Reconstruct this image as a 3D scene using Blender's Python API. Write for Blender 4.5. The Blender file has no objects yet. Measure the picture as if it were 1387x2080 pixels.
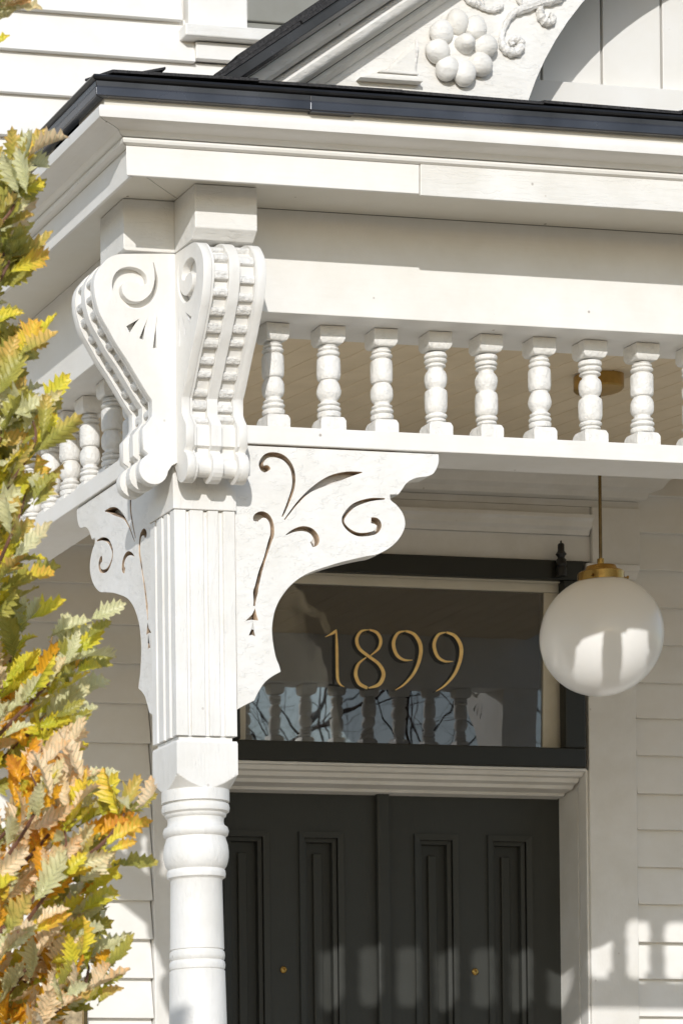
import bpy, bmesh, math, random
from mathutils import Vector, Matrix

# ------------------------------------------------------------------ camera, sky, sun, exposure
S = bpy.context.scene
COL = S.collection
cam = bpy.data.cameras.new('camera')
camo = bpy.data.objects.new('camera', cam)
COL.objects.link(camo)
S.camera = camo
FPX, PX, PY, YAW, ROLL = 6619.6, -790.95, 2621.4, -0.210858, -0.011361
cam.sensor_fit = 'AUTO'
cam.sensor_width = 36.0
cam.lens = FPX / 2080 * 36
cam.shift_x = (693.5 - PX) / 2080
cam.shift_y = (PY - 1040) / 2080
cam.clip_start, cam.clip_end = 0.1, 2000
camo.location = (-2.6913, -6.6456, 1.6)
camo.matrix_world = (Matrix.Translation(camo.location) @ Matrix.Rotation(YAW, 4, 'Z')
                     @ Matrix.Rotation(math.pi / 2, 4, 'X') @ Matrix.Rotation(ROLL, 4, 'Z'))
cam.dof.use_dof = True
cam.dof.focus_distance = 7.25
cam.dof.aperture_fstop = 22

SUN_DIR = Vector((0.48, 1.0, -0.399)).normalized()
w = bpy.data.worlds.new('World')
S.world = w
w.use_nodes = True
nt = w.node_tree
sky = nt.nodes.new('ShaderNodeTexSky')
sky.sky_type = 'NISHITA'
sky.sun_disc = False
sky.sun_elevation = math.asin(-SUN_DIR.z)
sky.sun_rotation = math.atan2(-SUN_DIR.x, -SUN_DIR.y)
# thin broken cloud over the clear sky
tcw = nt.nodes.new('ShaderNodeTexCoord')
cn = nt.nodes.new('ShaderNodeTexNoise')
cn.inputs['Scale'].default_value = 2.6
cn.inputs['Detail'].default_value = 7
cn.inputs['Roughness'].default_value = 0.6
nt.links.new(tcw.outputs['Generated'], cn.inputs['Vector'])
cmr = nt.nodes.new('ShaderNodeMapRange')
cmr.inputs['From Min'].default_value = 0.40
cmr.inputs['From Max'].default_value = 0.68
cmr.inputs['To Max'].default_value = 0.6
nt.links.new(cn.outputs['Fac'], cmr.inputs['Value'])
cmx = nt.nodes.new('ShaderNodeMix')
cmx.data_type = 'RGBA'
cmx.inputs['B'].default_value = (5.6, 5.8, 6.3, 1)
nt.links.new(cmr.outputs[0], cmx.inputs['Factor'])
nt.links.new(sky.outputs[0], cmx.inputs['A'])
nt.links.new(cmx.outputs['Result'], nt.nodes['Background'].inputs[0])
sky.air_density = 1.0
sky.dust_density = 0.4
sky.ozone_density = 2.2
nt.nodes['Background'].inputs[1].default_value = 0.15
sl = bpy.data.lights.new('sun', 'SUN')
sl.energy = 2.85
sl.angle = math.radians(0.5)
sl.color = (1.0, 0.978, 0.945)
so = bpy.data.objects.new('sun', sl)
COL.objects.link(so)
so.rotation_euler = SUN_DIR.to_track_quat('-Z', 'Y').to_euler()
S.view_settings.view_transform = 'Standard'
S.view_settings.look = 'None'
S.view_settings.gamma = 1.0
S.view_settings.exposure = 0.07
S.view_settings.use_curve_mapping = False
try:
    S.cycles.diffuse_bounces, S.cycles.glossy_bounces, S.cycles.transparent_max_bounces = 4, 4, 8
    S.cycles.caustics_reflective = S.cycles.caustics_refractive = False
except Exception:
    pass

# ------------------------------------------------------------------ helpers
random.seed(7)


class MB:
    """collects shapes, builds ONE mesh object"""

    def __init__(s):
        s.v, s.f = [], []

    def add(s, v, f):
        n = len(s.v)
        s.v += [tuple(p) for p in v]
        s.f += [tuple(i + n for i in q) for q in f]
        return s

    def box(s, x0, x1, y0, y1, z0, z1):
        v = [(x, y, z) for z in (z0, z1) for y in (y0, y1) for x in (x0, x1)]
        return s.add(v, [(0, 2, 3, 1), (4, 5, 7, 6), (0, 1, 5, 4), (2, 6, 7, 3), (0, 4, 6, 2), (1, 3, 7, 5)])

    def loft(s, rings, caps=True, closed=True):
        n = len(rings[0])
        v = [p for r in rings for p in r]
        f = []
        for i in range(len(rings) - 1):
            for j in range(n if closed else n - 1):
                k = (j + 1) % n
                f.append((i * n + j, i * n + k, (i + 1) * n + k, (i + 1) * n + j))
        if caps:
            f.append(tuple(range(n))[::-1])
            f.append(tuple(range((len(rings) - 1) * n, len(rings) * n)))
        return s.add(v, f)

    def prism(s, poly, fn, a, b):
        """polygon (p,q) swept from a to b through fn(p, t, q)"""
        return s.loft([[fn(p, a, q) for p, q in poly], [fn(p, b, q) for p, q in poly]])

    def lathe(s, prof, cx, cy, n=32, caps=True):
        rings = [[(cx + r * math.cos(2 * math.pi * j / n), cy + r * math.sin(2 * math.pi * j / n), z) for j in range(n)]
                 for r, z in prof]
        return s.loft(rings, caps)

    def tube(s, pts, rad, n=8):
        pts = [Vector(p) for p in pts]
        rings = []
        for i, p in enumerate(pts):
            d = (pts[min(i + 1, len(pts) - 1)] - pts[max(i - 1, 0)]).normalized()
            a = d.orthogonal().normalized() if i == 0 else (a - d * a.dot(d)).normalized()
            b = d.cross(a)
            r = rad[i] if isinstance(rad, (list, tuple)) else rad
            rings.append([tuple(p + a * r * math.cos(2 * math.pi * j / n) + b * r * math.sin(2 * math.pi * j / n))
                          for j in range(n)])
        return s.loft(rings)

    def mesh(s, name, mat=None, smooth=False):
        me = bpy.data.meshes.new(name)
        me.from_pydata(s.v, [], s.f)
        bm = bmesh.new()
        bm.from_mesh(me)
        bmesh.ops.recalc_face_normals(bm, faces=bm.faces)
        bm.to_mesh(me)
        bm.free()
        if mat:
            me.materials.append(mat)
        if smooth:
            me.polygons.foreach_set('use_smooth', [True] * len(me.polygons))
            try:
                me.set_sharp_from_angle(angle=math.radians(38))
            except Exception:
                pass
        return me

    def build(s, name, mat, parent=None, smooth=False, bev=0):
        return link(name, s.mesh(name, mat, smooth), parent, bev)


def link(name, me, parent=None, bev=0):
    o = bpy.data.objects.new(name, me)
    COL.objects.link(o)
    if parent:
        o.parent = parent
        q, off = parent, Vector((0, 0, 0))
        while q:
            off += Vector(q.location)
            q = q.parent
        o.location = -off
    if bev:
        m = o.modifiers.new('bevel', 'BEVEL')
        m.width = bev
        m.segments = 2
        m.limit_method = 'ANGLE'
        m.angle_limit = math.radians(40)
        m.harden_normals = False
    return o


def tag(o, label=None, cat=None, group=None, kind=None):
    for k, v in (('label', label), ('category', cat), ('group', group), ('kind', kind)):
        if v:
            o[k] = v
    return o


def thing(name, loc, label, cat, group=None):
    o = bpy.data.objects.new(name, None)
    COL.objects.link(o)
    o.location = loc
    o.empty_display_size = 0.05
    return tag(o, label, cat, group)


def copy_tree(o, parent=None):
    c = o.copy()
    COL.objects.link(c)
    c.parent = parent
    for ch in list(o.children):
        copy_tree(ch, c)
    return c


def mirrored(o, label):
    """the same thing at the far end of the porch, mirrored about the entrance axis"""
    c = copy_tree(o)
    c.scale = (-1, 1, 1)
    c.location.x = 2 * AXIS - o.location.x
    c['label'] = label
    return c


def smooth_path(pts, n=6, closed=False):
    """Catmull-Rom through points of any dimension"""
    P = [Vector(p) for p in pts]
    out = []
    m = len(P)
    for i in range(m if closed else m - 1):
        if closed:
            a, b, c, d = P[i - 1], P[i], P[(i + 1) % m], P[(i + 2) % m]
        else:
            a, b, c, d = P[max(i - 1, 0)], P[i], P[i + 1], P[min(i + 2, m - 1)]
        for k in range(n):
            t = k / n
            out.append(0.5 * ((2 * b) + (c - a) * t + (2 * a - 5 * b + 4 * c - d) * t * t + (3 * b - a - 3 * c + d) * t ** 3))
    if not closed:
        out.append(P[-1])
    return out


def stroke(pts, n=5, round_end=True):
    """polygon outline of a brush stroke: pts are (a, b, width)"""
    q = smooth_path([Vector(p) for p in pts], n)
    L, R = [], []
    for i, p in enumerate(q):
        d = q[min(i + 1, len(q) - 1)] - q[max(i - 1, 0)]
        d = Vector((d.x, d.y))
        if d.length < 1e-9:
            d = Vector((1, 0))
        d.normalize()
        nrm = Vector((-d.y, d.x)) * max(p.z, 0.0008) / 2
        L.append((p.x + nrm.x, p.y + nrm.y))
        R.append((p.x - nrm.x, p.y - nrm.y))
    return L + R[::-1]


def plate_mesh(name, outline, holes, thick, bevel, fn, mats):
    """flat board with cut-outs; (a,b) outline, thickness runs 0..thick; fn(a, w, b) -> world"""
    cu = bpy.data.curves.new(name, 'CURVE')
    cu.dimensions = '2D'
    cu.fill_mode = 'BOTH'
    cu.extrude = max(thick / 2 - bevel, 0.0001)
    cu.bevel_depth = bevel
    cu.bevel_resolution = 1
    cu.offset = -bevel
    for poly in [outline] + list(holes):
        sp = cu.splines.new('POLY')
        sp.points.add(len(poly) - 1)
        for i, p in enumerate(poly):
            sp.points[i].co = (p[0], p[1], 0, 1)
        sp.use_cyclic_u = True
    o = bpy.data.objects.new(name, cu)
    COL.objects.link(o)
    dg = bpy.context.evaluated_depsgraph_get()
    me = bpy.data.meshes.new_from_object(o.evaluated_get(dg))
    bpy.data.objects.remove(o)
    bpy.data.curves.remove(cu)
    me.materials.clear()
    for m in mats:
        me.materials.append(m)
    if len(mats) > 1 and holes:
        hp = [Vector(p[:2]) for h in holes for p in h[::2]]
        op = [Vector(p[:2]) for p in outline]
        for pl in me.polygons:
            if abs(pl.normal.z) < 0.5:
                c = Vector(pl.center[:2])
                if min((c - q).length for q in hp) < min((c - q).length for q in op):
                    pl.material_index = 1
    for v in me.vertices:
        v.co = fn(v.co.x, v.co.z + thick / 2, v.co.y)
    bm = bmesh.new()
    bm.from_mesh(me)
    bmesh.ops.remove_doubles(bm, verts=bm.verts, dist=1e-6)
    bmesh.ops.recalc_face_normals(bm, faces=bm.faces)
    bm.to_mesh(me)
    bm.free()
    me.name = name
    return me


# ------------------------------------------------------------------ materials
def newmat(name):
    m = bpy.data.materials.new(name)
    m.use_nodes = True
    t = m.node_tree
    return m, t, t.nodes['Principled BSDF'], lambda k: t.nodes.new(k)


def rgba(c):
    return (c[0], c[1], c[2], 1)


def coords(t, N, scale=(1, 1, 1), rnd=True):
    tc = N('ShaderNodeTexCoord')
    mp = N('ShaderNodeMapping')
    mp.inputs['Scale'].default_value = scale
    if rnd:
        oi = N('ShaderNodeObjectInfo')
        ad = N('ShaderNodeVectorMath')
        mul = N('ShaderNodeVectorMath')
        mul.operation = 'SCALE'
        cb = N('ShaderNodeCombineXYZ')
        for i in range(3):
            t.links.new(oi.outputs['Random'], cb.inputs[i])
        t.links.new(cb.outputs[0], mul.inputs[0])
        mul.inputs['Scale'].default_value = 7.3
        t.links.new(tc.outputs['Object'], ad.inputs[0])
        t.links.new(mul.outputs[0], ad.inputs[1])
        t.links.new(ad.outputs[0], mp.inputs['Vector'])
    else:
        t.links.new(tc.outputs['Object'], mp.inputs['Vector'])
    return mp.outputs[0]


def paint(name, col, rough=0.5, grain=(1, 1, 1), crack=0.0, brush=0.15, speck=0.3, dirt=0.12, spec=0.4, crackscale=38, bd=0.004, ns=160, flake=0.0):
    """old brushed paint on timber: grain, brush marks, alligator cracks, nail specks, grime"""
    m, t, b, N = newmat(name)
    v = coords(t, N)
    g = N('ShaderNodeMapping')
    g.inputs['Scale'].default_value = grain
    t.links.new(v, g.inputs['Vector'])
    n1 = N('ShaderNodeTexNoise')
    n1.inputs['Scale'].default_value = ns
    n1.inputs['Detail'].default_value = 4
    t.links.new(g.outputs[0], n1.inputs['Vector'])
    n2 = N('ShaderNodeTexNoise')
    n2.inputs['Scale'].default_value = 6
    n2.inputs['Detail'].default_value = 5
    n2.inputs['Roughness'].default_value = 0.65
    t.links.new(v, n2.inputs['Vector'])
    # grime
    r = N('ShaderNodeValToRGB')
    r.color_ramp.elements[0].position = 0.35
    r.color_ramp.elements[1].position = 0.72
    r.color_ramp.elements[0].color = rgba([c * (1 - dirt) * k for c, k in zip(col, (1, 0.985, 0.95))])
    r.color_ramp.elements[1].color = rgba(col)
    t.links.new(n2.outputs['Fac'], r.inputs[0])
    colout = r.outputs[0]
    h = N('ShaderNodeMath')
    h.operation = 'MULTIPLY'
    h.inputs[1].default_value = brush
    t.links.new(n1.outputs['Fac'], h.inputs[0])
    hout = h.outputs[0]
    n3 = N('ShaderNodeTexNoise')
    n3.inputs['Scale'].default_value = 28
    n3.inputs['Detail'].default_value = 3
    t.links.new(g.outputs[0], n3.inputs['Vector'])
    a3 = N('ShaderNodeMath')
    a3.operation = 'MULTIPLY_ADD'
    a3.inputs[1].default_value = brush * 1.6
    t.links.new(n3.outputs['Fac'], a3.inputs[0])
    t.links.new(hout, a3.inputs[2])
    hout = a3.outputs[0]
    if crack > 0:
        dn = N('ShaderNodeTexNoise')
        dn.inputs['Scale'].default_value = 22
        dn.inputs['Detail'].default_value = 4
        t.links.new(v, dn.inputs['Vector'])
        mx = N('ShaderNodeVectorMath')
        mx.operation = 'MULTIPLY_ADD'
        mx.inputs[1].default_value = (0.05, 0.05, 0.05)
        t.links.new(dn.outputs['Color'], mx.inputs[0])
        t.links.new(g.outputs[0], mx.inputs[2])
        vo = N('ShaderNodeTexVoronoi')
        vo.feature = 'DISTANCE_TO_EDGE'
        vo.inputs['Scale'].default_value = crackscale
        t.links.new(mx.outputs[0], vo.inputs['Vector'])
        cr = N('ShaderNodeMapRange')
        cr.inputs['From Max'].default_value = 0.055
        cr.inputs['To Min'].default_value = 0
        cr.inputs['To Max'].default_value = 1
        t.links.new(vo.outputs['Distance'], cr.inputs['Value'])
        # cracks only where the paint has failed
        pm = N('ShaderNodeTexNoise')
        pm.inputs['Scale'].default_value = 14
        pm.inputs['Detail'].default_value = 2
        t.links.new(v, pm.inputs['Vector'])
        pr = N('ShaderNodeMapRange')
        pr.inputs['From Min'].default_value = 0.40
        pr.inputs['From Max'].default_value = 0.62
        t.links.new(pm.outputs['Fac'], pr.inputs['Value'])
        inv = N('ShaderNodeMath')
        inv.operation = 'SUBTRACT'
        inv.inputs[0].default_value = 1
        t.links.new(cr.outputs[0], inv.inputs[1])
        cm = N('ShaderNodeMath')
        cm.operation = 'MULTIPLY'
        t.links.new(inv.outputs[0], cm.inputs[0])
        t.links.new(pr.outputs[0], cm.inputs[1])
        sb = N('ShaderNodeMath')
        sb.operation = 'MULTIPLY_ADD'
        sb.inputs[1].default_value = -crack
        t.links.new(cm.outputs[0], sb.inputs[0])
        t.links.new(hout, sb.inputs[2])
        hout = sb.outputs[0]
    if flake > 0:
        fn_ = N('ShaderNodeTexNoise')
        fn_.inputs['Scale'].default_value = 42
        fn_.inputs['Detail'].default_value = 7
        fn_.inputs['Roughness'].default_value = 0.62
        t.links.new(g.outputs[0], fn_.inputs['Vector'])
        fr_ = N('ShaderNodeMapRange')
        fr_.inputs['From Min'].default_value = 0.545
        fr_.inputs['From Max'].default_value = 0.575
        fr_.inputs['To Max'].default_value = flake
        t.links.new(fn_.outputs['Fac'], fr_.inputs['Value'])
        fa_ = N('ShaderNodeMath')
        fa_.operation = 'ADD'
        t.links.new(fr_.outputs[0], fa_.inputs[0])
        t.links.new(hout, fa_.inputs[1])
        hout = fa_.outputs[0]
    if speck > 0:
        vs = N('ShaderNodeTexVoronoi')
        vs.inputs['Scale'].default_value = 17
        t.links.new(v, vs.inputs['Vector'])
        ss = N('ShaderNodeMapRange')
        ss.inputs['From Min'].default_value = 0.04
        ss.inputs['From Max'].default_value = 0.07
        ss.inputs['To Min'].default_value = speck
        ss.inputs['To Max'].default_value = 0
        t.links.new(vs.outputs['Distance'], ss.inputs['Value'])
        wn = N('ShaderNodeTexWhiteNoise')
        t.links.new(vs.outputs['Position'], wn.inputs['Vector'])
        gt = N('ShaderNodeMath')
        gt.operation = 'GREATER_THAN'
        gt.inputs[1].default_value = 0.74
        t.links.new(wn.outputs['Value'], gt.inputs[0])
        mm = N('ShaderNodeMath')
        mm.operation = 'MULTIPLY'
        t.links.new(ss.outputs[0], mm.inputs[0])
        t.links.new(gt.outputs[0], mm.inputs[1])
        mc = N('ShaderNodeMix')
        mc.data_type = 'RGBA'
        mc.inputs['B'].default_value = (0.16, 0.10, 0.055, 1)
        t.links.new(mm.outputs[0], mc.inputs['Factor'])
        t.links.new(colout, mc.inputs['A'])
        colout = mc.outputs['Result']
    t.links.new(colout, b.inputs['Base Color'])
    bp = N('ShaderNodeBump')
    bp.inputs['Strength'].default_value = 0.55
    bp.inputs['Distance'].default_value = bd
    t.links.new(hout, bp.inputs['Height'])
    t.links.new(bp.outputs[0], b.inputs['Normal'])
    rr = N('ShaderNodeMapRange')
    rr.inputs['To Min'].default_value = max(rough - 0.1, 0.05)
    rr.inputs['To Max'].default_value = rough + 0.12
    t.links.new(n2.outputs['Fac'], rr.inputs['Value'])
    t.links.new(rr.outputs[0], b.inputs['Roughness'])
    b.inputs['Specular IOR Level'].default_value = spec
    return m


def plain(name, col, rough=0.5, metal=0.0, noise=0.15, nscale=20, bump=0.0, spec=0.5):
    m, t, b, N = newmat(name)
    v = coords(t, N)
    n = N('ShaderNodeTexNoise')
    n.inputs['Scale'].default_value = nscale
    n.inputs['Detail'].default_value = 6
    t.links.new(v, n.inputs['Vector'])
    r = N('ShaderNodeValToRGB')
    r.color_ramp.elements[0].position = 0.3
    r.color_ramp.elements[1].position = 0.7
    r.color_ramp.elements[0].color = rgba([c * (1 - noise) for c in col])
    r.color_ramp.elements[1].color = rgba([min(c * (1 + noise), 1) for c in col])
    t.links.new(n.outputs['Fac'], r.inputs[0])
    t.links.new(r.outputs[0], b.inputs['Base Color'])
    b.inputs['Metallic'].default_value = metal
    b.inputs['Specular IOR Level'].default_value = spec
    rr = N('ShaderNodeMapRange')
    rr.inputs['To Min'].default_value = max(rough - 0.08, 0.02)
    rr.inputs['To Max'].default_value = rough + 0.08
    t.links.new(n.outputs['Fac'], rr.inputs['Value'])
    t.links.new(rr.outputs[0], b.inputs['Roughness'])
    if bump:
        bp = N('ShaderNodeBump')
        bp.inputs['Strength'].default_value = 0.5
        bp.inputs['Distance'].default_value = bump
        t.links.new(n.outputs['Fac'], bp.inputs['Height'])
        t.links.new(bp.outputs[0], b.inputs['Normal'])
    return m


WH = (0.83, 0.82, 0.798)
M_WHITE = paint('white_paint', WH, grain=(1, 1, 0.2), brush=0.22, bd=0.006, ns=110, flake=0.10)
M_TURN = paint('white_paint_turned', WH, grain=(1, 1, 0.3), brush=0.24, bd=0.006, ns=100, flake=0.10)
M_SPINDLE = paint('white_paint_spindles', WH, crack=0.08, grain=(1, 1, 0.8), brush=0.6, speck=0.2, crackscale=48, bd=0.009, ns=100, flake=0.14)
M_FRET = paint('white_paint_crazed', WH, grain=(0.6, 0.6, 1.0), brush=0.32, speck=0.1, bd=0.008, ns=85, flake=0.13)
M_CONSOLE = paint('white_paint_carved', WH, grain=(1, 1, 0.4), brush=0.22, speck=0.3, bd=0.006, ns=110, flake=0.06)
M_DENTIL = paint('white_paint_rough', (0.80, 0.79, 0.77), crack=0.12, grain=(1, 1, 1), brush=0.9, speck=0.2, crackscale=60, bd=0.010, ns=100, flake=0.35)
M_BOARD = paint('white_paint_board', WH, grain=(0.12, 1, 1), brush=0.16, speck=0.6, dirt=0.08, bd=0.006, ns=120)
M_BOARDY = paint('white_paint_board_return', WH, grain=(1, 0.12, 1), brush=0.16, speck=0.6, dirt=0.08, bd=0.006, ns=120)
M_OLD = paint('white_paint_weathered', (0.81, 0.80, 0.775), crack=0.10, flake=0.08, grain=(0.14, 1, 1), brush=0.26, speck=0.5, crackscale=34, bd=0.007, ns=110)
M_GABLE = paint('white_paint_gable', (0.82, 0.81, 0.785), flake=0.11, grain=(0.4, 1, 1), brush=0.42, speck=0.4, crackscale=34, bd=0.009, ns=90)
M_SIDING = paint('white_paint_siding', WH, grain=(0.1, 1, 1), brush=0.12, speck=0.25, dirt=0.07)
M_TRIM = paint('white_paint_trim', (0.81, 0.80, 0.78), grain=(1, 1, 0.4), brush=0.16, speck=0.3)
M_SOFFIT = paint('cream_soffit_paint', (0.78, 0.755, 0.69), grain=(0.3, 0.3, 1), brush=0.05, speck=0.8, dirt=0.06)
M_CEIL = paint('beige_ceiling_paint', (0.86, 0.73, 0.54), grain=(1, 0.1, 1), brush=0.10, speck=0.0)
M_SASH = paint('cream_sash_paint', (0.72, 0.68, 0.58), grain=(0.3, 1, 1), brush=0.12, speck=0.1)
M_DOOR = paint('dark_green_door_paint', (0.047, 0.049, 0.045), rough=0.5, grain=(1, 1, 0.15), brush=0.2, speck=0.0, spec=0.22)
M_FRAME = paint('dark_green_frame_paint', (0.020, 0.021, 0.017), rough=0.42, grain=(0.3, 1, 1), brush=0.14, speck=0.0)
M_GREYSASH = paint('grey_sash_paint', (0.26, 0.26, 0.235), grain=(0.3, 1, 1), brush=0.1, speck=0.0)
M_WOOD = plain('worn_groove_paint', (0.40, 0.30, 0.21), 0.85, noise=0.75, nscale=45, bump=0.006)
M_GUTTER = plain('dark_gutter_metal', (0.085, 0.086, 0.094), 0.26, metal=0.65, noise=0.35, nscale=7)
M_LIP = plain('black_gutter_lip', (0.012, 0.012, 0.013), 0.35, metal=0.2, noise=0.3, nscale=15)
M_BLACK = plain('black_iron', (0.012, 0.012, 0.012), 0.4, noise=0.2)
M_SHINGLE = plain('asphalt_shingle', (0.030, 0.029, 0.030), 0.95, noise=0.7, nscale=240, bump=0.006)
M_BRASS = plain('aged_brass', (0.40, 0.245, 0.07), 0.26, metal=1.0, noise=0.28, nscale=30)
M_BRASSD = plain('dark_bronze', (0.16, 0.115, 0.055), 0.38, metal=0.9, noise=0.3, nscale=30)
M_GOLD = plain('gold_leaf_paint', (1.0, 0.66, 0.27), 0.42, metal=0.9, noise=0.12, nscale=60)
M_INK = plain('black_lettering', (0.006, 0.006, 0.006), 0.5, noise=0.1)
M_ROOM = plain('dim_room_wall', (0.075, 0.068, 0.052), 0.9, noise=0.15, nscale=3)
M_DARK = plain('painted_gap_shade', (0.01, 0.009, 0.008), 0.95, noise=0.2)  # shade inside the cornice gap, put in as a near-black colour
M_FLOOR = paint('porch_floor_paint', (0.63, 0.56, 0.46), grain=(1, 0.2, 1), brush=0.1, speck=0.0)
M_GROUND = plain('autumn_ground', (0.36, 0.30, 0.22), 0.95, noise=0.45, nscale=3, bump=0.02)
M_BARK = plain('bark', (0.10, 0.07, 0.055), 0.9, noise=0.4, nscale=25, bump=0.01)
M_TWIG = plain('red_brown_twig', (0.16, 0.075, 0.045), 0.7, noise=0.3, nscale=40)


def opal():
    m, t, b, N = newmat('opal_glass')
    b.inputs['Base Color'].default_value = (0.88, 0.875, 0.86, 1)
    b.inputs['Roughness'].default_value = 0.2
    b.inputs['Specular IOR Level'].default_value = 0.4
    b.inputs['Subsurface Weight'].default_value = 0.08
    b.inputs['Subsurface Radius'].default_value = (0.02, 0.018, 0.016)
    b.inputs['Subsurface Scale'].default_value = 0.4
    n = N('ShaderNodeTexNoise')
    n.inputs['Scale'].default_value = 300
    t.links.new(N('ShaderNodeTexCoord').outputs['Object'], n.inputs['Vector'])
    bp = N('ShaderNodeBump')
    bp.inputs['Strength'].default_value = 0.04
    bp.inputs['Distance'].default_value = 0.001
    t.links.new(n.outputs['Fac'], bp.inputs['Height'])
    t.links.new(bp.outputs[0], b.inputs['Normal'])
    return m


def glass(name, tint, wav=0.00045, ior=2.3):
    m = bpy.data.materials.new(name)
    m.use_nodes = True
    t = m.node_tree
    t.nodes.clear()
    N = t.nodes.new
    out = N('ShaderNodeOutputMaterial')
    mix = N('ShaderNodeMixShader')
    tr = N('ShaderNodeBsdfTransparent')
    tr.inputs[0].default_value = rgba(tint)
    gl = N('ShaderNodeBsdfGlossy')
    gl.inputs['Roughness'].default_value = 0.004
    fr = N('ShaderNodeFresnel')
    fr.inputs['IOR'].default_value = ior
    n = N('ShaderNodeTexNoise')
    n.inputs['Scale'].default_value = 9
    n.inputs['Detail'].default_value = 1
    t.links.new(N('ShaderNodeTexCoord').outputs['Object'], n.inputs['Vector'])
    bp = N('ShaderNodeBump')
    bp.inputs['Strength'].default_value = 0.3
    bp.inputs['Distance'].default_value = wav
    t.links.new(n.outputs['Fac'], bp.inputs['Height'])
    t.links.new(bp.outputs[0], gl.inputs['Normal'])
    t.links.new(fr.outputs[0], mix.inputs[0])
    t.links.new(tr.outputs[0], mix.inputs[1])
    t.links.new(gl.outputs[0], mix.inputs[2])
    t.links.new(mix.outputs[0], out.inputs[0])
    return m


M_OPAL = opal()
M_GLASS = glass('window_glass', (0.86, 0.87, 0.84))
M_GLASS2 = glass('inner_window_glass', (0.9, 0.9, 0.88), 0.0002, 4.5)


def leafmat(name, base, mid, tip, transl=0.32):
    m = bpy.data.materials.new(name)
    m.use_nodes = True
    t = m.node_tree
    t.nodes.clear()
    N = t.nodes.new
    out = N('ShaderNodeOutputMaterial')
    tc = N('ShaderNodeTexCoord')
    sub = N('ShaderNodeVectorMath')
    sub.operation = 'SUBTRACT'
    sub.inputs[1].default_value = (0, 0.5, 0)
    t.links.new(tc.outputs['UV'], sub.inputs[0])
    sp = N('ShaderNodeSeparateXYZ')
    t.links.new(sub.outputs[0], sp.inputs[0])
    oi = N('ShaderNodeObjectInfo')
    n = N('ShaderNodeTexNoise')
    n.inputs['Scale'].default_value = 5
    n.inputs['Detail'].default_value = 3
    t.links.new(tc.outputs['UV'], n.inputs['Vector'])
    n.noise_dimensions = '4D'
    t.links.new(oi.outputs['Random'], n.inputs['W'])
    ab = N('ShaderNodeMath')
    ab.operation = 'ABSOLUTE'
    t.links.new(sp.outputs['Y'], ab.inputs[0])
    s1 = N('ShaderNodeMath')
    s1.operation = 'MULTIPLY_ADD'
    s1.inputs[1].default_value = 0.9
    t.links.new(ab.outputs[0], s1.inputs[0])
    xs = N('ShaderNodeMath')
    xs.operation = 'MULTIPLY'
    xs.inputs[1].default_value = 0.62
    t.links.new(sp.outputs['X'], xs.inputs[0])
    t.links.new(xs.outputs[0], s1.inputs[2])
    s2 = N('ShaderNodeMath')
    s2.operation = 'MULTIPLY_ADD'
    s2.inputs[1].default_value = 0.75
    t.links.new(n.outputs['Fac'], s2.inputs[0])
    t.links.new(s1.outputs[0], s2.inputs[2])
    s3 = N('ShaderNodeMath')
    s3.operation = 'MULTIPLY_ADD'
    s3.inputs[1].default_value = 0.5
    t.links.new(oi.outputs['Random'], s3.inputs[0])
    t.links.new(s2.outputs[0], s3.inputs[2])
    r = N('ShaderNodeValToRGB')
    e = r.color_ramp.elements
    e[0].position, e[1].position = 0.55, 1.45
    e[0].color = rgba(base)
    e[1].color = rgba(tip)
    x = e.new(0.98)
    x.color = rgba(mid)
    mr = N('ShaderNodeMapRange')
    mr.inputs['From Max'].default_value = 1.6
    t.links.new(s3.outputs[0], mr.inputs['Value'])
    e[0].position, x.position, e[2].position = 0.42, 0.66, 0.9
    t.links.new(mr.outputs[0], r.inputs[0])
    # veins: side veins slant off the midrib
    wv = N('ShaderNodeMath')
    wv.operation = 'MULTIPLY_ADD'
    wv.inputs[1].default_value = -0.9
    t.links.new(ab.outputs[0], wv.inputs[0])
    t.links.new(sp.outputs['X'], wv.inputs[2])
    fr = N('ShaderNodeMath')
    fr.operation = 'PINGPONG'
    fr.inputs[1].default_value = 0.055
    t.links.new(wv.outputs[0], fr.inputs[0])
    vm = N('ShaderNodeMapRange')
    vm.inputs['From Max'].default_value = 0.014
    t.links.new(fr.outputs[0], vm.inputs['Value'])
    mc = N('ShaderNodeMix')
    mc.data_type = 'RGBA'
    mc.inputs['A'].default_value = rgba([min(1, c * 1.25 + 0.03) for c in mid])
    t.links.new(vm.outputs[0], mc.inputs['Factor'])
    t.links.new(r.outputs[0], mc.inputs['B'])
    bp = N('ShaderNodeBump')
    bp.inputs['Strength'].default_value = 0.6
    bp.inputs['Distance'].default_value = 0.02
    t.links.new(vm.outputs[0], bp.inputs['Height'])
    pb = N('ShaderNodeBsdfPrincipled')
    pb.inputs['Roughness'].default_value = 0.4
    pb.inputs['Specular IOR Level'].default_value = 0.4
    t.links.new(mc.outputs['Result'], pb.inputs['Base Color'])
    t.links.new(bp.outputs[0], pb.inputs['Normal'])
    tl = N('ShaderNodeBsdfTranslucent')
    t.links.new(mc.outputs['Result'], tl.inputs[0])
    mix = N('ShaderNodeMixShader')
    mix.inputs[0].default_value = transl
    t.links.new(pb.outputs[0], mix.inputs[1])
    t.links.new(tl.outputs[0], mix.inputs[2])
    t.links.new(mix.outputs[0], out.inputs[0])
    return m


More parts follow.
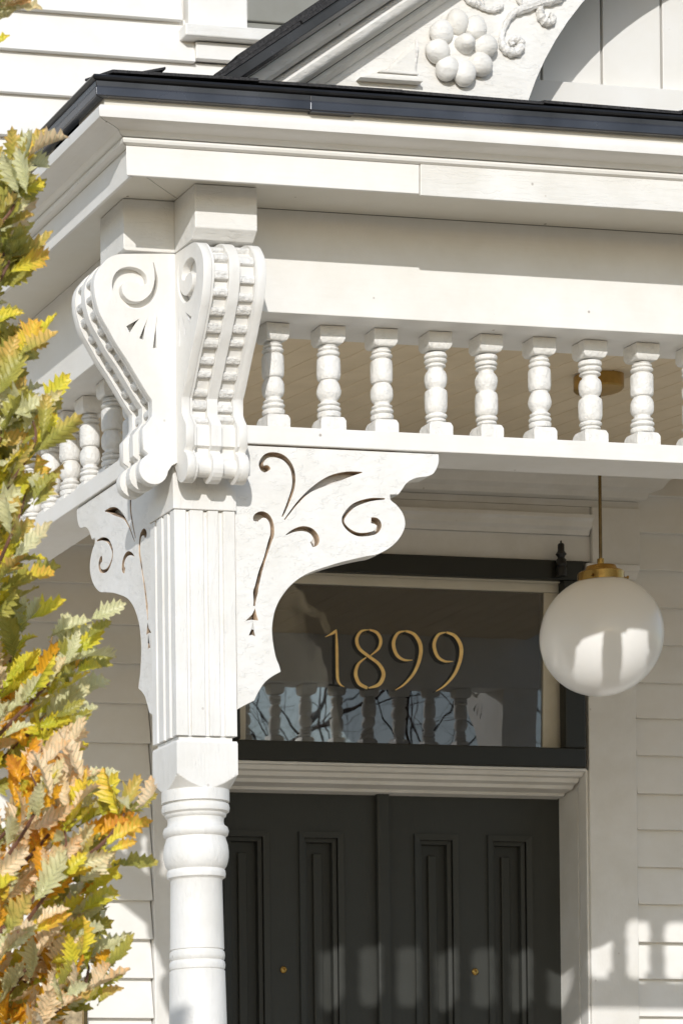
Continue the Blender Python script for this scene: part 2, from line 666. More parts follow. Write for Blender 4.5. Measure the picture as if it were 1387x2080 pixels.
LEAFM = [leafmat('leaf_olive', (0.31, 0.31, 0.06), (0.52, 0.47, 0.10), (0.85, 0.55, 0.16)),
         leafmat('leaf_yellow_green', (0.60, 0.60, 0.05), (0.90, 0.74, 0.07), (0.92, 0.52, 0.09)),
         leafmat('leaf_pale', (0.62, 0.62, 0.32), (0.78, 0.75, 0.44), (0.88, 0.68, 0.38)),
         leafmat('leaf_orange', (0.90, 0.50, 0.03), (0.92, 0.46, 0.03), (0.70, 0.27, 0.04)),
         leafmat('leaf_tan', (0.94, 0.72, 0.44), (0.95, 0.74, 0.48), (0.86, 0.48, 0.18)),
         leafmat('leaf_brown', (0.46, 0.20, 0.05), (0.64, 0.29, 0.06), (0.36, 0.14, 0.05))]

AXIS = 1.745          # entrance axis
WALL = 2.53           # house wall plane
SOFF = 3.937          # soffit level
XR = 2 * AXIS         # front-right corner of the far post

# ------------------------------------------------------------------ setting
g = MB().box(-60, 60, -80, WALL + 20, -0.4, 0).build('ground', M_GROUND)
tag(g, kind='structure')
fl = bpy.data.objects.new('floor', None)
COL.objects.link(fl)
fl['kind'] = 'structure'
pm = MB().box(-0.05, 0.035, -0.2, 2.69, 0.78, 0.86).mesh('floor_plank', M_FLOOR)
for i in range(40):
    o = link('floor_plank', pm, fl)
    o.location.x = i * 0.0885
o = MB().box(-0.05, 3.45, -0.16, 2.69, 0.0, 0.778).build('foundation', M_TRIM, fl)

cl = bpy.data.objects.new('ceiling', None)
COL.objects.link(cl)
cl['kind'] = 'structure'
zc = lambda y: 3.985 + 0.085 * (y - 1.21)
pm = MB().prism([(0.161, zc(0.161)), (2.528, zc(2.528)), (2.528, zc(2.528) + 0.02), (0.161, zc(0.161) + 0.02)],
                lambda p, t, q: (t, p, q), 0.0, 0.081).mesh('ceiling_plank', M_CEIL)
for i in range(40):
    o = link('ceiling_plank', pm, cl, 0.003)
    o.location.x = 0.155 + i * 0.0826 - 0.035
MB().prism([(0.161, zc(0.161) + 0.021), (2.528, zc(2.528) + 0.021), (2.528, zc(2.528) + 0.03), (0.161, zc(0.161) + 0.03)],
           lambda p, t, q: (t, p, q), 0.1, 3.4).build('ceiling_backing', M_CEIL, cl)

# ------------------------------------------------------------------ house walls with clapboards


def wall(name, loc, label, x0, x1, zs, expo, z_bot, z_top, y=WALL, back=0.12, cuts=()):
    r = thing(name, loc, label, 'wall')
    MB().box(x0, x1, y + 0.012, y + back, z_bot, z_top).build('sheathing', M_TRIM, r)
    for z in zs:
        e = expo * 1.06
        a, b = x0, x1
        for (cz0, cz1, cx) in cuts:
            if cz0 - 1e-4 < z < cz1:
                b = cx
        j = random.uniform(-0.0015, 0.0015)
        k = random.uniform(-0.002, 0.002)
        poly = [(y - 0.024 + j, z + k), (y - 0.001 + j, min(z + e, z_top)), (y + 0.0115, min(z + e, z_top)), (y + 0.0115, z + k)]
        cutx = [a, b]
        if random.random() < 0.5:
            cutx.insert(1, a + (b - a) * random.uniform(0.3, 0.95))
        for q0, q1 in zip(cutx[:-1], cutx[1:]):
            d_ = random.uniform(-0.0012, 0.0012)
            MB().prism([(p_ + d_, q_ + d_) for p_, q_ in poly], lambda p, t, q: (t, p, q), q0 + 0.0006, q1 - 0.0006).build('clapboard', M_SIDING, r, bev=0.0012)
    return r


zl = [2.393 + 0.1172 * i for i in range(-13, 15)]
wall('house_wall', (0.0, WALL, 0.86), 'white clapboard wall left of the front door, behind the autumn leaves',
     -1.6, 0.934, zl, 0.1172, 0.86, 4.12)
zr = [3.098 + 0.1147 * i for i in range(-19, 9)]
wall('house_wall', (3.4, WALL, 0.86), 'shaded white clapboard wall right of the door behind the globe lamp',
     2.5175, 4.9, zr, 0.1147, 0.86, 4.12)
zu = [5.000 + 0.1255 * i for i in range(-7, 12)]
wall('house_wall', (0.0, WALL, 4.13), 'sunlit white clapboard wall of the upper storey above the porch roof',
     -1.6, 4.9, zu, 0.1255, 4.13, 6.5, cuts=((5.255, 5.6, 1.06), (5.25, 5.252, 1.10)))
h = thing('house_wall', (AXIS, WALL + 0.02, 3.9), 'plain white boarding over the entrance between the pilasters', 'wall')
MB().box(1.09, 2.40, WALL + 0.012, WALL + 0.12, 3.84, 4.12).build('board', M_TRIM, h)

wn = thing('upper_window', (1.9, WALL, 5.3), 'grey window with white casing and sill in the upper storey wall', 'window')
MB().box(1.052, 2.75, WALL - 0.065, WALL - 0.002, 5.315, 5.352).build('sill', M_OLD, wn, bev=0.004)
MB().box(1.10, 2.70, WALL - 0.03, WALL - 0.003, 5.262, 5.312).build('apron', M_BOARD, wn, bev=0.002)
MB().box(1.075, 1.262, WALL - 0.034, WALL + 0.01, 5.354, 6.4).build('casing', M_BOARD, wn, bev=0.003)
MB().box(2.50, 2.69, WALL - 0.034, WALL + 0.01, 5.354, 6.4).build('casing', M_BOARD, wn, bev=0.003)
MB().box(1.264, 2.498, WALL - 0.025, WALL + 0.01, 5.388, 5.47).build('bottom_rail', M_GREYSASH, wn, bev=0.004)
MB().box(1.264, 1.33, WALL - 0.024, WALL + 0.01, 5.472, 6.4).build('stile', M_GREYSASH, wn, bev=0.004)
MB().box(2.43, 2.498, WALL - 0.024, WALL + 0.01, 5.472, 6.4).build('stile', M_GREYSASH, wn, bev=0.004)
MB().box(1.331, 2.429, WALL - 0.012, WALL - 0.007, 5.472, 6.4).build('pane', M_GLASS, wn)
MB().box(1.264, 2.498, WALL - 0.015, WALL + 0.008, 5.354, 5.386).build('gap', M_GREYSASH, wn)

# ------------------------------------------------------------------ entrance surround
es = thing('door_surround', (AXIS, 2.5, 0.86), 'white pilasters and moulded entablature framing the dark double doors', 'door frame')
for sgn in (-1, 1):
    X = lambda a: AXIS + sgn * a

    def bx(n, a, b, y0, y1, z0, z1, bev=0.003, m=M_TRIM):
        x0, x1 = sorted((X(a), X(b)))
        return MB().box(x0, x1, y0, y1, z0, z1).build(n, m, es, bev=bev)
    PW = 0.0 if sgn > 0 else 0.036
    bx('pilaster', 0.612, 0.772 + PW, 2.505, 2.70, 0.86, 3.752)
    bx('pilaster_capital', 0.604, 0.782, 2.492, 2.64, 3.775, 3.797)
    # necking under the capital: cove
    poly = [(2.506, 3.753), (2.500, 3.760), (2.495, 3.7745), (2.64, 3.7745), (2.64, 3.753)]
    a, b = sorted((X(0.607), X(0.777)))
    MB().prism(poly, lambda p, t, q: (t, p, q), a, b).build('necking', M_TRIM, es)
    bx('pilaster_block', 0.628, 0.790, 2.500, 2.64, 3.798, 3.972)
    bx('jamb_lining', 0.609, 0.6115, 2.575, 2.70, 0.86, 3.12, 0.0008)
    bx('jamb_bead', 0.6045, 0.6115, 2.513, 2.556, 0.86, 3.165, 0.002)
# head moulding above the doors
hp = [(2.506, 3.168), (2.506, 3.160), (2.520, 3.158), (2.530, 3.147), (2.552, 3.145), (2.560, 3.133), (2.585, 3.128), (2.592, 3.118), (2.640, 3.112), (2.648, 3.104), (2.70, 3.100), (2.70, 3.168)]
MB().prism(hp, lambda p, t, q: (t, p, q), AXIS - 0.6035, AXIS + 0.6035).build('head_moulding', M_TRIM, es, bev=0.0012)
# architrave moulding above the transom
ap = [(2.470, 3.940), (2.470, 3.928), (2.482, 3.922), (2.486, 3.905), (2.500, 3.897), (2.504, 3.884), (2.53, 3.884), (2.53, 3.940)]
MB().prism(ap, lambda p, t, q: (t, p, q), AXIS - 0.6, AXIS + 0.62).build('architrave_moulding', M_TRIM, es, bev=0.0012)
MB().box(AXIS - 0.627, AXIS + 0.627, 2.514, 2.69, 3.8065, 3.883).build('frieze_board', M_TRIM, es)
MB().box(AXIS - 0.70, AXIS + 0.79, 2.511, 2.56, 3.9735, 3.994).build('frieze_board', M_TRIM, es)
MB().box(AXIS - 0.627, AXIS + 0.627, 2.512, 2.56, 3.941, 3.9725).build('frieze_board', M_TRIM, es)
cp = [(2.505, 3.995), (2.488, 4.000), (2.480, 4.016), (2.455, 4.024), (2.440, 4.046), (2.425, 4.054), (2.425, 4.068)]
for nm, ex in (('crown_moulding', 0.0),):
    R0 = [(AXIS - 0.79 - (2.505 - p), p, q) for p, q in cp] + [(AXIS - 0.79 - (2.505 - 2.425), 2.56, 4.068), (AXIS - 0.79, 2.56, 3.995)]
    R1 = [(AXIS + 0.79 + (2.505 - p), p, q) for p, q in cp] + [(AXIS + 0.79 + (2.505 - 2.425), 2.56, 4.068), (AXIS + 0.79, 2.56, 3.995)]
    MB().loft([R0, R1]).build(nm, M_TRIM, es, bev=0.0012)

# ------------------------------------------------------------------ doors


def door_leaf(sgn, label):
    X = lambda a: AXIS + sgn * a
    r = thing('door', (X(0.3), 2.69, 0.87), label, 'door', 'pair of entrance doors')
    pans = [(0.130, 0.252), (0.375, 0.500)]
    zz = [(1.95, 2.972), (1.05, 1.78)]
    fr = MB()
    out = [(X(0.004), 0.87), (X(0.612), 0.87), (X(0.612), 3.115), (X(0.004), 3.115)]
    holes = [[(X(a), z0), (X(b), z0), (X(b), z1), (X(a), z1)] for a, b in pans for z0, z1 in zz]
    me = plate_mesh('leaf_frame', out, holes, 0.035, 0.0015, lambda a, t, b: (a, 2.69 + t, b), [M_DOOR])
    link('leaf_frame', me, r)
    for a, b in pans:
        for z0, z1 in zz:
            x0, x1 = sorted((X(a), X(b)))
            p = MB().box(x0 - 0.004, x1 + 0.004, 2.722, 2.727, z0 - 0.004, z1 + 0.004).build('panel', M_DOOR, r)
            # bolection moulding: two stepped frames
            m = MB()
            for (i0, i1, yy, y2) in ((-0.012, 0.006, 2.682, 2.6895), (0.006, 0.018, 2.697, 2.7215)):
                rings = []
                for ins, y in ((i0, y2), (i0, yy), (i1, yy + 0.003), (i1, y2)):
                    rings.append([(x0 + ins, y, z0 + ins), (x1 - ins, y, z0 + ins), (x1 - ins, y, z1 - ins), (x0 + ins, y, z1 - ins)])
                m.loft(rings, caps=False)
            m.build('panel_moulding', M_DOOR, p)
            cx = (x0 + x1) / 2
            MB().box(cx - 0.015, cx + 0.015, 2.7115, 2.7216, z0 + 0.05, z1 - 0.05).build('raised_field', M_DOOR, p, bev=0.004)
    xk = X(0.318)
    k = MB().lathe([(0.0, 0.0), (0.011, 0.0), (0.011, 0.004), (0.008, 0.007), (0.0, 0.008)], 0, 0, 20).mesh('key_cylinder', M_BRASS, True)
    for v in k.vertices:
        v.co = (xk + v.co.x, 2.69 - v.co.z, 2.56 + v.co.y)
    link('key_cylinder', k, r)
    return r


dl = door_leaf(-1, 'dark green panelled door leaf directly behind the porch post, left of the pair')
dr = door_leaf(1, 'dark green panelled door leaf with astragal strip, right of the pair')
MB().box(AXIS - 0.012, AXIS + 0.030, 2.668, 2.6885, 0.87, 3.108).build('astragal', M_DOOR, dr, bev=0.006)

# ------------------------------------------------------------------ transom window and lettering
tw = thing('transom_window', (AXIS, 2.6, 3.18), 'dark framed transom window over the doors with gold numerals 1899', 'window')
for n, a in (('frame_rail', (AXIS - 0.598, AXIS + 0.598, 2.497, 2.535, 3.743, 3.803)), ('frame_rail', (AXIS - 0.598, AXIS + 0.598, 2.497, 2.535, 3.169, 3.229)),
             ('frame_stile', (AXIS - 0.598, AXIS - 0.530, 2.4975, 2.535, 3.2295, 3.7425)), ('frame_stile', (AXIS + 0.530, AXIS + 0.598, 2.4975, 2.535, 3.2295, 3.7425))):
    MB().box(*a).build(n, M_FRAME, tw, bev=0.004)
for n, a in (('frame_lining', (AXIS - 0.605, AXIS + 0.605, 2.54, 2.69, 3.80, 3.806)), ('frame_lining', (AXIS - 0.605, AXIS + 0.605, 2.59, 2.69, 3.17, 3.176))):
    MB().box(*a).build(n, M_FRAME, tw)
TILT = lambda z: -0.037 * (z - 3.22) - 0.072        # the sash leans out a little at its head


def leaning(a):
    m_ = MB().box(*a)
    m_.v = [(x, y + TILT(z), z) for x, y, z in m_.v]
    return m_


for n, a in (('sash_rail', (AXIS - 0.59, AXIS + 0.59, 2.632, 2.655, 3.713, 3.765)), ('sash_stile', (AXIS - 0.59, AXIS - 0.487, 2.632, 2.655, 3.215, 3.7125)),
             ('sash_stile', (AXIS + 0.487, AXIS + 0.59, 2.632, 2.655, 3.215, 3.7125))):
    leaning(a).build(n, M_SASH, tw, bev=0.003)
leaning((AXIS - 0.495, AXIS + 0.495, 2.640, 2.644, 3.205, 3.72)).build('pane', M_GLASS, tw)
MB().box(AXIS - 0.60, AXIS + 0.60, 2.735, 2.739, 3.15, 3.83).build('inner_pane', M_GLASS2, tw)
leaning((AXIS - 0.59, AXIS + 0.59, 2.634, 2.653, 3.17, 3.206)).build('sash_sill', M_FRAME, tw)
MB().box(AXIS - 0.529, AXIS + 0.529, 2.520, 2.5345, 3.7385, 3.7425).build('weather_strip', M_SASH, tw)
# black iron latch with a finial, standing on the frame
lt = MB().lathe([(0, 3.749), (0.016, 3.750), (0.016, 3.774), (0.012, 3.780), (0.017, 3.786), (0.015, 3.800), (0.010, 3.806), (0.012, 3.812), (0.017, 3.817), (0.012, 3.824), (0.010, 3.827),
                 (0.010, 3.846), (0.008, 3.850), (0.003, 3.852), (0.002, 3.859), (0, 3.860)], 2.258, 2.482, 16).build('latch', M_BLACK, tw, True)


def digit(name, strokes, shade):
    o = None
    fit = lambda st: [(-2.6913 + (a + 2.6913) * 0.9930, 1.6 + (b - 1.6) * 0.9930, w_) for a, b, w_ in st]
    strokes, shade = [fit(q) for q in strokes], [fit(q) for q in shade]
    for s_ in strokes:
        me = plate_mesh(name, stroke(s_), [], 0.0012, 0.0, lambda a, t, b: (a, 2.6378 + t + TILT(b), b), [M_GOLD])
        if o is None:
            o = link(name, me, tw)
        else:
            link('gold_stroke', me, o)
    for s_ in shade:
        me = plate_mesh('shade_stroke', stroke(s_), [], 0.0006, 0.0, lambda a, t, b: (a, 2.6393 + t + TILT(b), b), [M_INK])
        link('shade_stroke', me, o)


def bold(strokes, k):
    return [[(a, b, w * k) for a, b, w in st] for st in strokes]


def shift(st, da, db, k):
    return [(a + da, b + db, w * k) for a, b, w in st]


d1 = [[(1.545, 3.570, 0.001), (1.560, 3.577, 0.005), (1.574, 3.585, 0.008), (1.582, 3.594, 0.001)],
      [(1.5805, 3.590, 0.005), (1.583, 3.54, 0.0085), (1.584, 3.49, 0.009), (1.586, 3.445, 0.009), (1.594, 3.428, 0.006), (1.608, 3.420, 0.001)]]
digit('numeral_one', d1, [[(1.572, 3.583, 0.004), (1.573, 3.52, 0.010), (1.574, 3.45, 0.010), (1.572, 3.428, 0.006), (1.555, 3.424, 0.002)],
                          [(1.560, 3.427, 0.003), (1.58, 3.424, 0.007), (1.594, 3.422, 0.002)]])
d8 = [[(1.688, 3.596, 0.002), (1.662, 3.590, 0.007), (1.648, 3.566, 0.010), (1.657, 3.538, 0.010), (1.688, 3.515, 0.009), (1.722, 3.492, 0.010), (1.737, 3.462, 0.012), (1.722, 3.431, 0.011), (1.688, 3.419, 0.004)],
      [(1.690, 3.596, 0.005), (1.714, 3.588, 0.009), (1.727, 3.566, 0.010), (1.720, 3.540, 0.008), (1.694, 3.518, 0.003)],
      [(1.680, 3.512, 0.003), (1.655, 3.492, 0.008), (1.645, 3.462, 0.011), (1.657, 3.432, 0.011), (1.684, 3.419, 0.009)]]
digit('numeral_eight', d8, [shift(s_, -0.0095, -0.005, 1.2) for s_ in d8])


def nine(dx, nm):
    d = [[(1.808, 3.596, 0.003), (1.783, 3.588, 0.008), (1.769, 3.558, 0.011), (1.779, 3.524, 0.010), (1.803, 3.508, 0.007), (1.832, 3.508, 0.002)],
         [(1.810, 3.596, 0.006), (1.838, 3.586, 0.010), (1.858, 3.556, 0.012), (1.857, 3.516, 0.011), (1.838, 3.470, 0.009), (1.806, 3.434, 0.006), (1.776, 3.415, 0.002)]]
    d = [shift(s_, dx, 0, 1) for s_ in d]
    digit(nm, d, [shift(s_, -0.0105, -0.005, 1.25) for s_ in d])


nine(0.0, 'numeral_nine')
nine(0.1345, 'numeral_nine')

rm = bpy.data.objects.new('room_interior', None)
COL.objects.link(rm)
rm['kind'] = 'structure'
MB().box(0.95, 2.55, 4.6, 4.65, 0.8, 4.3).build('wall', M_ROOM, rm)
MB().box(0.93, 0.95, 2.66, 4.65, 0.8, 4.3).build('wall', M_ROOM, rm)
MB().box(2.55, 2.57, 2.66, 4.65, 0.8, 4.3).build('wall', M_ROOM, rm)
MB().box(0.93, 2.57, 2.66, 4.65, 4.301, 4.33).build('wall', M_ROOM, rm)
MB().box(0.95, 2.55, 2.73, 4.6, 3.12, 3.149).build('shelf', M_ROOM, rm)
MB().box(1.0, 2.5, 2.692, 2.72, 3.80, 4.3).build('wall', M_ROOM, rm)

pq = thing('wall_plaque', (0.66, WALL - 0.02, 2.3), 'small worn brass-edged plaque on the clapboards at the bottom left', 'plaque')
MB().box(0.60, 0.714, WALL - 0.034, WALL - 0.020, 2.31, 2.425).build('plate', plain('worn_plaque', (0.42, 0.33, 0.20), 0.6, noise=0.5, nscale=45), pq, bev=0.002)
MB().box(0.704, 0.719, WALL - 0.038, WALL - 0.019, 2.305, 2.43).build('rim', M_BRASSD, pq, bev=0.002)
MB().box(0.60, 0.7035, WALL - 0.038, WALL - 0.019, 2.4255, 2.43).build('rim', M_BRASSD, pq, bev=0.001)

# ------------------------------------------------------------------ porch post
po = thing('porch_post', (0.07, 0.07, 0.86), 'turned white porch post with fluted square upper shaft at the corner', 'post')
prof = [(0.0725, 2.6785), (0.0735, 2.6775), (0.0735, 2.664), (0.0735, 2.6535), (0.0665, 2.652), (0.0668, 2.650), (0.0722, 2.648), (0.0738, 2.640), (0.0722, 2.632), (0.0670, 2.628), (0.0665, 2.6255), (0.0655, 2.622),
        (0.0615, 2.619), (0.0605, 2.612), (0.0612, 2.606), (0.0632, 2.602), (0.0690, 2.598), (0.0715, 2.5895), (0.0690, 2.5805), (0.0645, 2.577), (0.0652, 2.572), (0.0690, 2.560), (0.0708, 2.545),
        (0.0706, 2.533), (0.0685, 2.522), (0.0655, 2.513), (0.0620, 2.508), (0.0605, 2.5065), (0.0628, 2.504), (0.0640, 2.4965), (0.0628, 2.489), (0.0575, 2.4855), (0.0560, 2.483), (0.0570, 2.42), (0.0586, 2.332),
        (0.0560, 2.3305), (0.0562, 2.329), (0.0590, 2.3265), (0.0602, 2.3185), (0.0590, 2.310), (0.0565, 2.3075), (0.0592, 2.305), (0.0608, 2.2975), (0.0595, 2.289), (0.0568, 2.2865), (0.0600, 2.2845), (0.0625, 2.17),
        (0.066, 1.95), (0.068, 1.70), (0.066, 1.55), (0.074, 1.53), (0.066, 1.50), (0.072, 1.46)]
MB().lathe(prof, 0.07, 0.07, 48, caps=True).build('turned_shaft', M_TURN, po, True)
MB().box(0.0, 0.14, 0.0, 0.14, 0.86, 1.47).build('base_block', M_WHITE, po, bev=0.003)
# square block with rounded (lamb's tongue) lower ends: scalloped where the turning starts
bk = MB()
n = 40
ringN = 32


def sq(a, half):
    c, s_ = math.cos(a), math.sin(a)
    k = half / max(abs(c), abs(s_))
    return k * c, k * s_


rings = []
angs = []
for q in range(4):
    for i in range(24):
        angs.append(-math.pi * 0.75 + q * math.pi / 2 + (i / 24) * math.pi / 2)
for z in (2.779, 2.774, 2.770):
    hf = 0.0705 if z < 2.7785 else 0.069
    rings.append([(0.07 + sq(a, hf)[0], 0.07 + sq(a, hf)[1], z) for a in angs])
for k in range(0, 21):
    z = 2.7065 - k * 0.029 / 20
    # section = square clipped by a circle whose radius shrinks
    R = 0.0998 - (0.0998 - 0.0700) * (k / 20) ** 0.9
    ring = []
    for a in angs:
        x, y = sq(a, 0.0705)
        l = math.hypot(x, y)
        f = min(1, R / l)
        ring.append((0.07 + x * f, 0.07 + y * f, z))
    rings.append(ring)
bk.loft(rings)
bk.build('square_block', M_WHITE, po)
# fluted shaft: a core with four raised strips per face


def flute(o):
    """square section with three grooves per face, outward profile along one side"""
    g = [0.0268, 0.0367, 0.0665, 0.0784, 0.1013, 0.1140]
    d = 0.008
    side = [(0.0, 0.0)]
    for i in range(0, 6, 2):
        side += [(g[i], 0.0), (g[i] + 0.0012, d * 0.75), (g[i] + 0.004, d), (g[i + 1] - 0.002, d), (g[i + 1], 0.0)]
    return side


sd = flute(None)
sec = []
for q in range(4):
    for a, d in sd:
        u, v = a - 0.07, -0.07 + d
        for _ in range(q):
            u, v = -v, u
        sec.append((0.07 + u, 0.07 + v))
MB().loft([[(x, y, 2.790) for x, y in sec], [(x, y, 3.279) for x, y in sec]]).build('fluted_shaft', M_WHITE, po, bev=0.0008)
MB().box(0.0085, 0.1315, 0.0085, 0.1315, 2.775, 2.789).build('neck_fillet', M_WHITE, po)
MB().box(-0.003, 0.143, -0.003, 0.143, 3.280, 3.75).build('capital_block', M_WHITE, po, bev=0.002)
MB().box(0.0, 0.14, 0.0, 0.14, 3.751, SOFF - 0.001).build('upper_block', M_WHITE, po)
mirrored(po, 'turned white porch post at the far right end of the porch')

# ------------------------------------------------------------------ console brackets
outer = [(0.0, 3.8235), (0.0996, 3.818), (0.1308, 3.8145), (0.151, 3.806), (0.1658, 3.7917), (0.1788, 3.7737), (0.1845, 3.7527), (0.1837, 3.7285), (0.1796, 3.708), (0.1708, 3.681), (0.1529, 3.6506),
         (0.135, 3.6204), (0.1133, 3.5903), (0.0917, 3.5567), (0.0701, 3.5231), (0.0563, 3.5046)]
outer_s = [tuple(p) for p in smooth_path(outer, 4)]
low = [(0.0558, 3.482), (0.056, 3.4717), (0.064, 3.460), (0.0784, 3.4429), (0.0778, 3.398), (0.0655, 3.3895)]
roll = [(0.054 + 0.033 * math.cos(math.radians(a)), 3.356 + 0.033 * math.sin(math.radians(a))) for a in range(66, -190, -16)]
full = outer_s + low + roll + [(0.012, 3.366), (0.0, 3.372)]


def inset(poly, d):
    out = []
    m = len(poly)
    for i, p in enumerate(poly):
        a, b = Vector(poly[max(i - 1, 0)]), Vector(poly[min(i + 1, m - 1)])
        t = (b - a).normalized()
        nrm = Vector((t.y, -t.x))          # inward (path runs top to bottom, outside is +u)
        q = Vector(p) + nrm * d
        out.append((max(q.x, 0.0), q.y))
    return out


chan = inset(full, 0.013)
# volute, cut as one swelling stroke, and three wedge cuts
vol = [(0.0495, 3.8015, 0.001), (0.0450, 3.782, 0.003), (0.0433, 3.7602, 0.006), (0.0520, 3.732, 0.008), (0.0752, 3.7105, 0.011), (0.1046, 3.7085, 0.012), (0.1262, 3.724, 0.014), (0.1330, 3.7485, 0.017), (0.1220, 3.768, 0.022),
       (0.1001, 3.7735, 0.024), (0.0800, 3.767, 0.022), (0.0720, 3.752, 0.012)]
fan = [[(0.0829, 3.6791), (0.1125, 3.6613), (0.1053, 3.6478)], [(0.0645, 3.6794), (0.0834, 3.6368), (0.0743, 3.6338)], [(0.0424, 3.6874), (0.0524, 3.6175), (0.0439, 3.618)]]
WC = 0.141


def console(name, fn, loc, label, head, ch=0.022):
    r = thing(name, loc, label, 'bracket', 'carved brackets at the top of the corner post')
    cuts = [stroke([(a, b, w_ * 1.3) for a, b, w_ in vol], 6)] + fan
    for n_, w0, face in (('scroll_plate', 0.0, 1), ('scroll_plate', WC - 0.024, -1)):
        if face == 1:
            f1 = lambda a, t, b, w0=w0: fn(a, w0 + t, b)
            f2 = lambda p, t, q: fn(p, t, q)
            me = plate_mesh(n_, full, cuts, 0.019, 0.0012, f1, [M_CONSOLE, M_CONSOLE])
            o = link(n_, me, r)
            MB().prism(full, f2, w0 + 0.0192, w0 + 0.024).build('backing', M_CONSOLE, o)
        else:
            me = plate_mesh(n_, full, cuts, 0.019, 0.0012, lambda a, t, b: fn(a, WC - 0.019 + t, b), [M_CONSOLE, M_CONSOLE])
            o = link(n_, me, r)
            MB().prism(full, lambda p, t, q: fn(p, t, q), w0, WC - 0.0192).build('backing', M_CONSOLE, o)
    MB().prism(full, lambda p, t, q: fn(p, t, q), 0.0585, 0.0825).build('centre_rib', M_CONSOLE, r, bev=0.0012)
    for a, b in ((0.0241, 0.0584), (0.0826, 0.1169)):
        MB().prism(chan, lambda p, t, q: fn(p, t, q), a, b).build('channel', M_CONSOLE, r)
    # dentil bars climbing each channel
    path = [Vector(p) for p in inset(outer_s + low[:3], 0.013)]
    cum = [0]
    for i in range(1, len(path)):
        cum.append(cum[-1] + (path[i] - path[i - 1]).length)
    s0, s1 = 0.150, cum[-1] - 0.004
    cnt = 12
    for a, b in ((0.0243, 0.0582), (0.0828, 0.1167)):
        for k in range(cnt):
            s_ = s0 + (s1 - s0) * (k + 0.5 * random.uniform(-0.25, 0.25)) / (cnt - 1)
            i = max(j for j in range(len(cum)) if cum[j] <= min(s_, cum[-1] - 1e-6))
            i = min(i, len(path) - 2)
            t = (s_ - cum[i]) / max(cum[i + 1] - cum[i], 1e-6)
            p = path[i].lerp(path[i + 1], t)
            d = (path[i + 1] - path[i]).normalized()
            nn = Vector((-d.y, d.x))      # outward
            hgt = 0.0108 * random.uniform(0.7, 1.12)
            L = 0.0092 * random.uniform(0.8, 1.15)
            poly = []
            for ax, h_ in ((-L, -0.002), (-L, 0.5), (-L * 0.8, 0.85), (-L * 0.3, 1.0), (L * 0.5, 1.0), (L * 0.85, 0.85), (L, 0.45), (L, -0.002)):
                q = p + d * ax + nn * (h_ * hgt if h_ > 0 else -0.002)
                poly.append((q.x, q.y))
            MB().prism(poly, lambda p_, t_, q_: fn(p_, t_, q_), a, b).build('dentil_bar', M_DENTIL, r, bev=0.0008)
    # head block against the soffit, undercut along its foot
    hb = [(0.0, SOFF - 0.001), (head, SOFF - 0.001), (head, 3.8245 + ch * 0.9), (head - ch, 3.8245), (0.0, 3.8245)]
    MB().prism(hb, lambda p, t, q: fn(p, t, q), 0.0, WC).build('head_block', M_OLD, r, bev=0.002)
    return r


cR = console('console_bracket', lambda u, w_, z: (w_ - 0.004, -0.0035 - u, z), (0.07, -0.003, 3.33), 'carved white scroll bracket facing the street, on the front of the corner post', 0.1415)
cL = console('console_bracket', lambda u, w_, z: (-0.0035 - u, w_ - 0.03, z), (-0.003, 0.04, 3.33), 'carved white scroll bracket facing left, on the side of the corner post', 0.117, 0.005)
mirrored(cR, 'carved white scroll bracket on the far right porch post')

# ------------------------------------------------------------------ fretwork (spandrel) brackets
so_ = [(0.1445, 3.4275), (0.622, 3.4275), (0.6258, 3.4255), (0.6256, 3.4085), (0.6163, 3.3881), (0.6017, 3.3781), (0.5727, 3.3729), (0.551, 3.362), (0.5382, 3.3464), (0.529, 3.3344), (0.5092, 3.3336), (0.5109, 3.322),
       (0.5251, 3.3108), (0.5393, 3.293), (0.5445, 3.2715), (0.5388, 3.2513), (0.5241, 3.2307), (0.5023, 3.2132), (0.477, 3.2006), (0.4483, 3.1946), (0.3944, 3.181), (0.3586, 3.1697), (0.3228, 3.1569), (0.2978, 3.1444), (0.2727, 3.1253),
       (0.2511, 3.0997), (0.2374, 3.0744), (0.2303, 3.0477), (0.2283, 3.0245), (0.2304, 2.9981), (0.2361, 2.9685), (0.244, 2.9488), (0.2474, 2.9357), (0.2278, 2.9252), (0.2099, 2.9114), (0.1955, 2.8912), (0.1847, 2.8711), (0.1634, 2.8606), (0.1445, 2.8502)]


def seg_smooth(pts, sharp):
    out, cur = [], [pts[0]]
    for i in range(1, len(pts)):
        cur.append(pts[i])
        if i in sharp or i == len(pts) - 1:
            out += [tuple(p) for p in smooth_path(cur, 4)][:-1]
            cur = [pts[i]]
    return out + [pts[-1]]


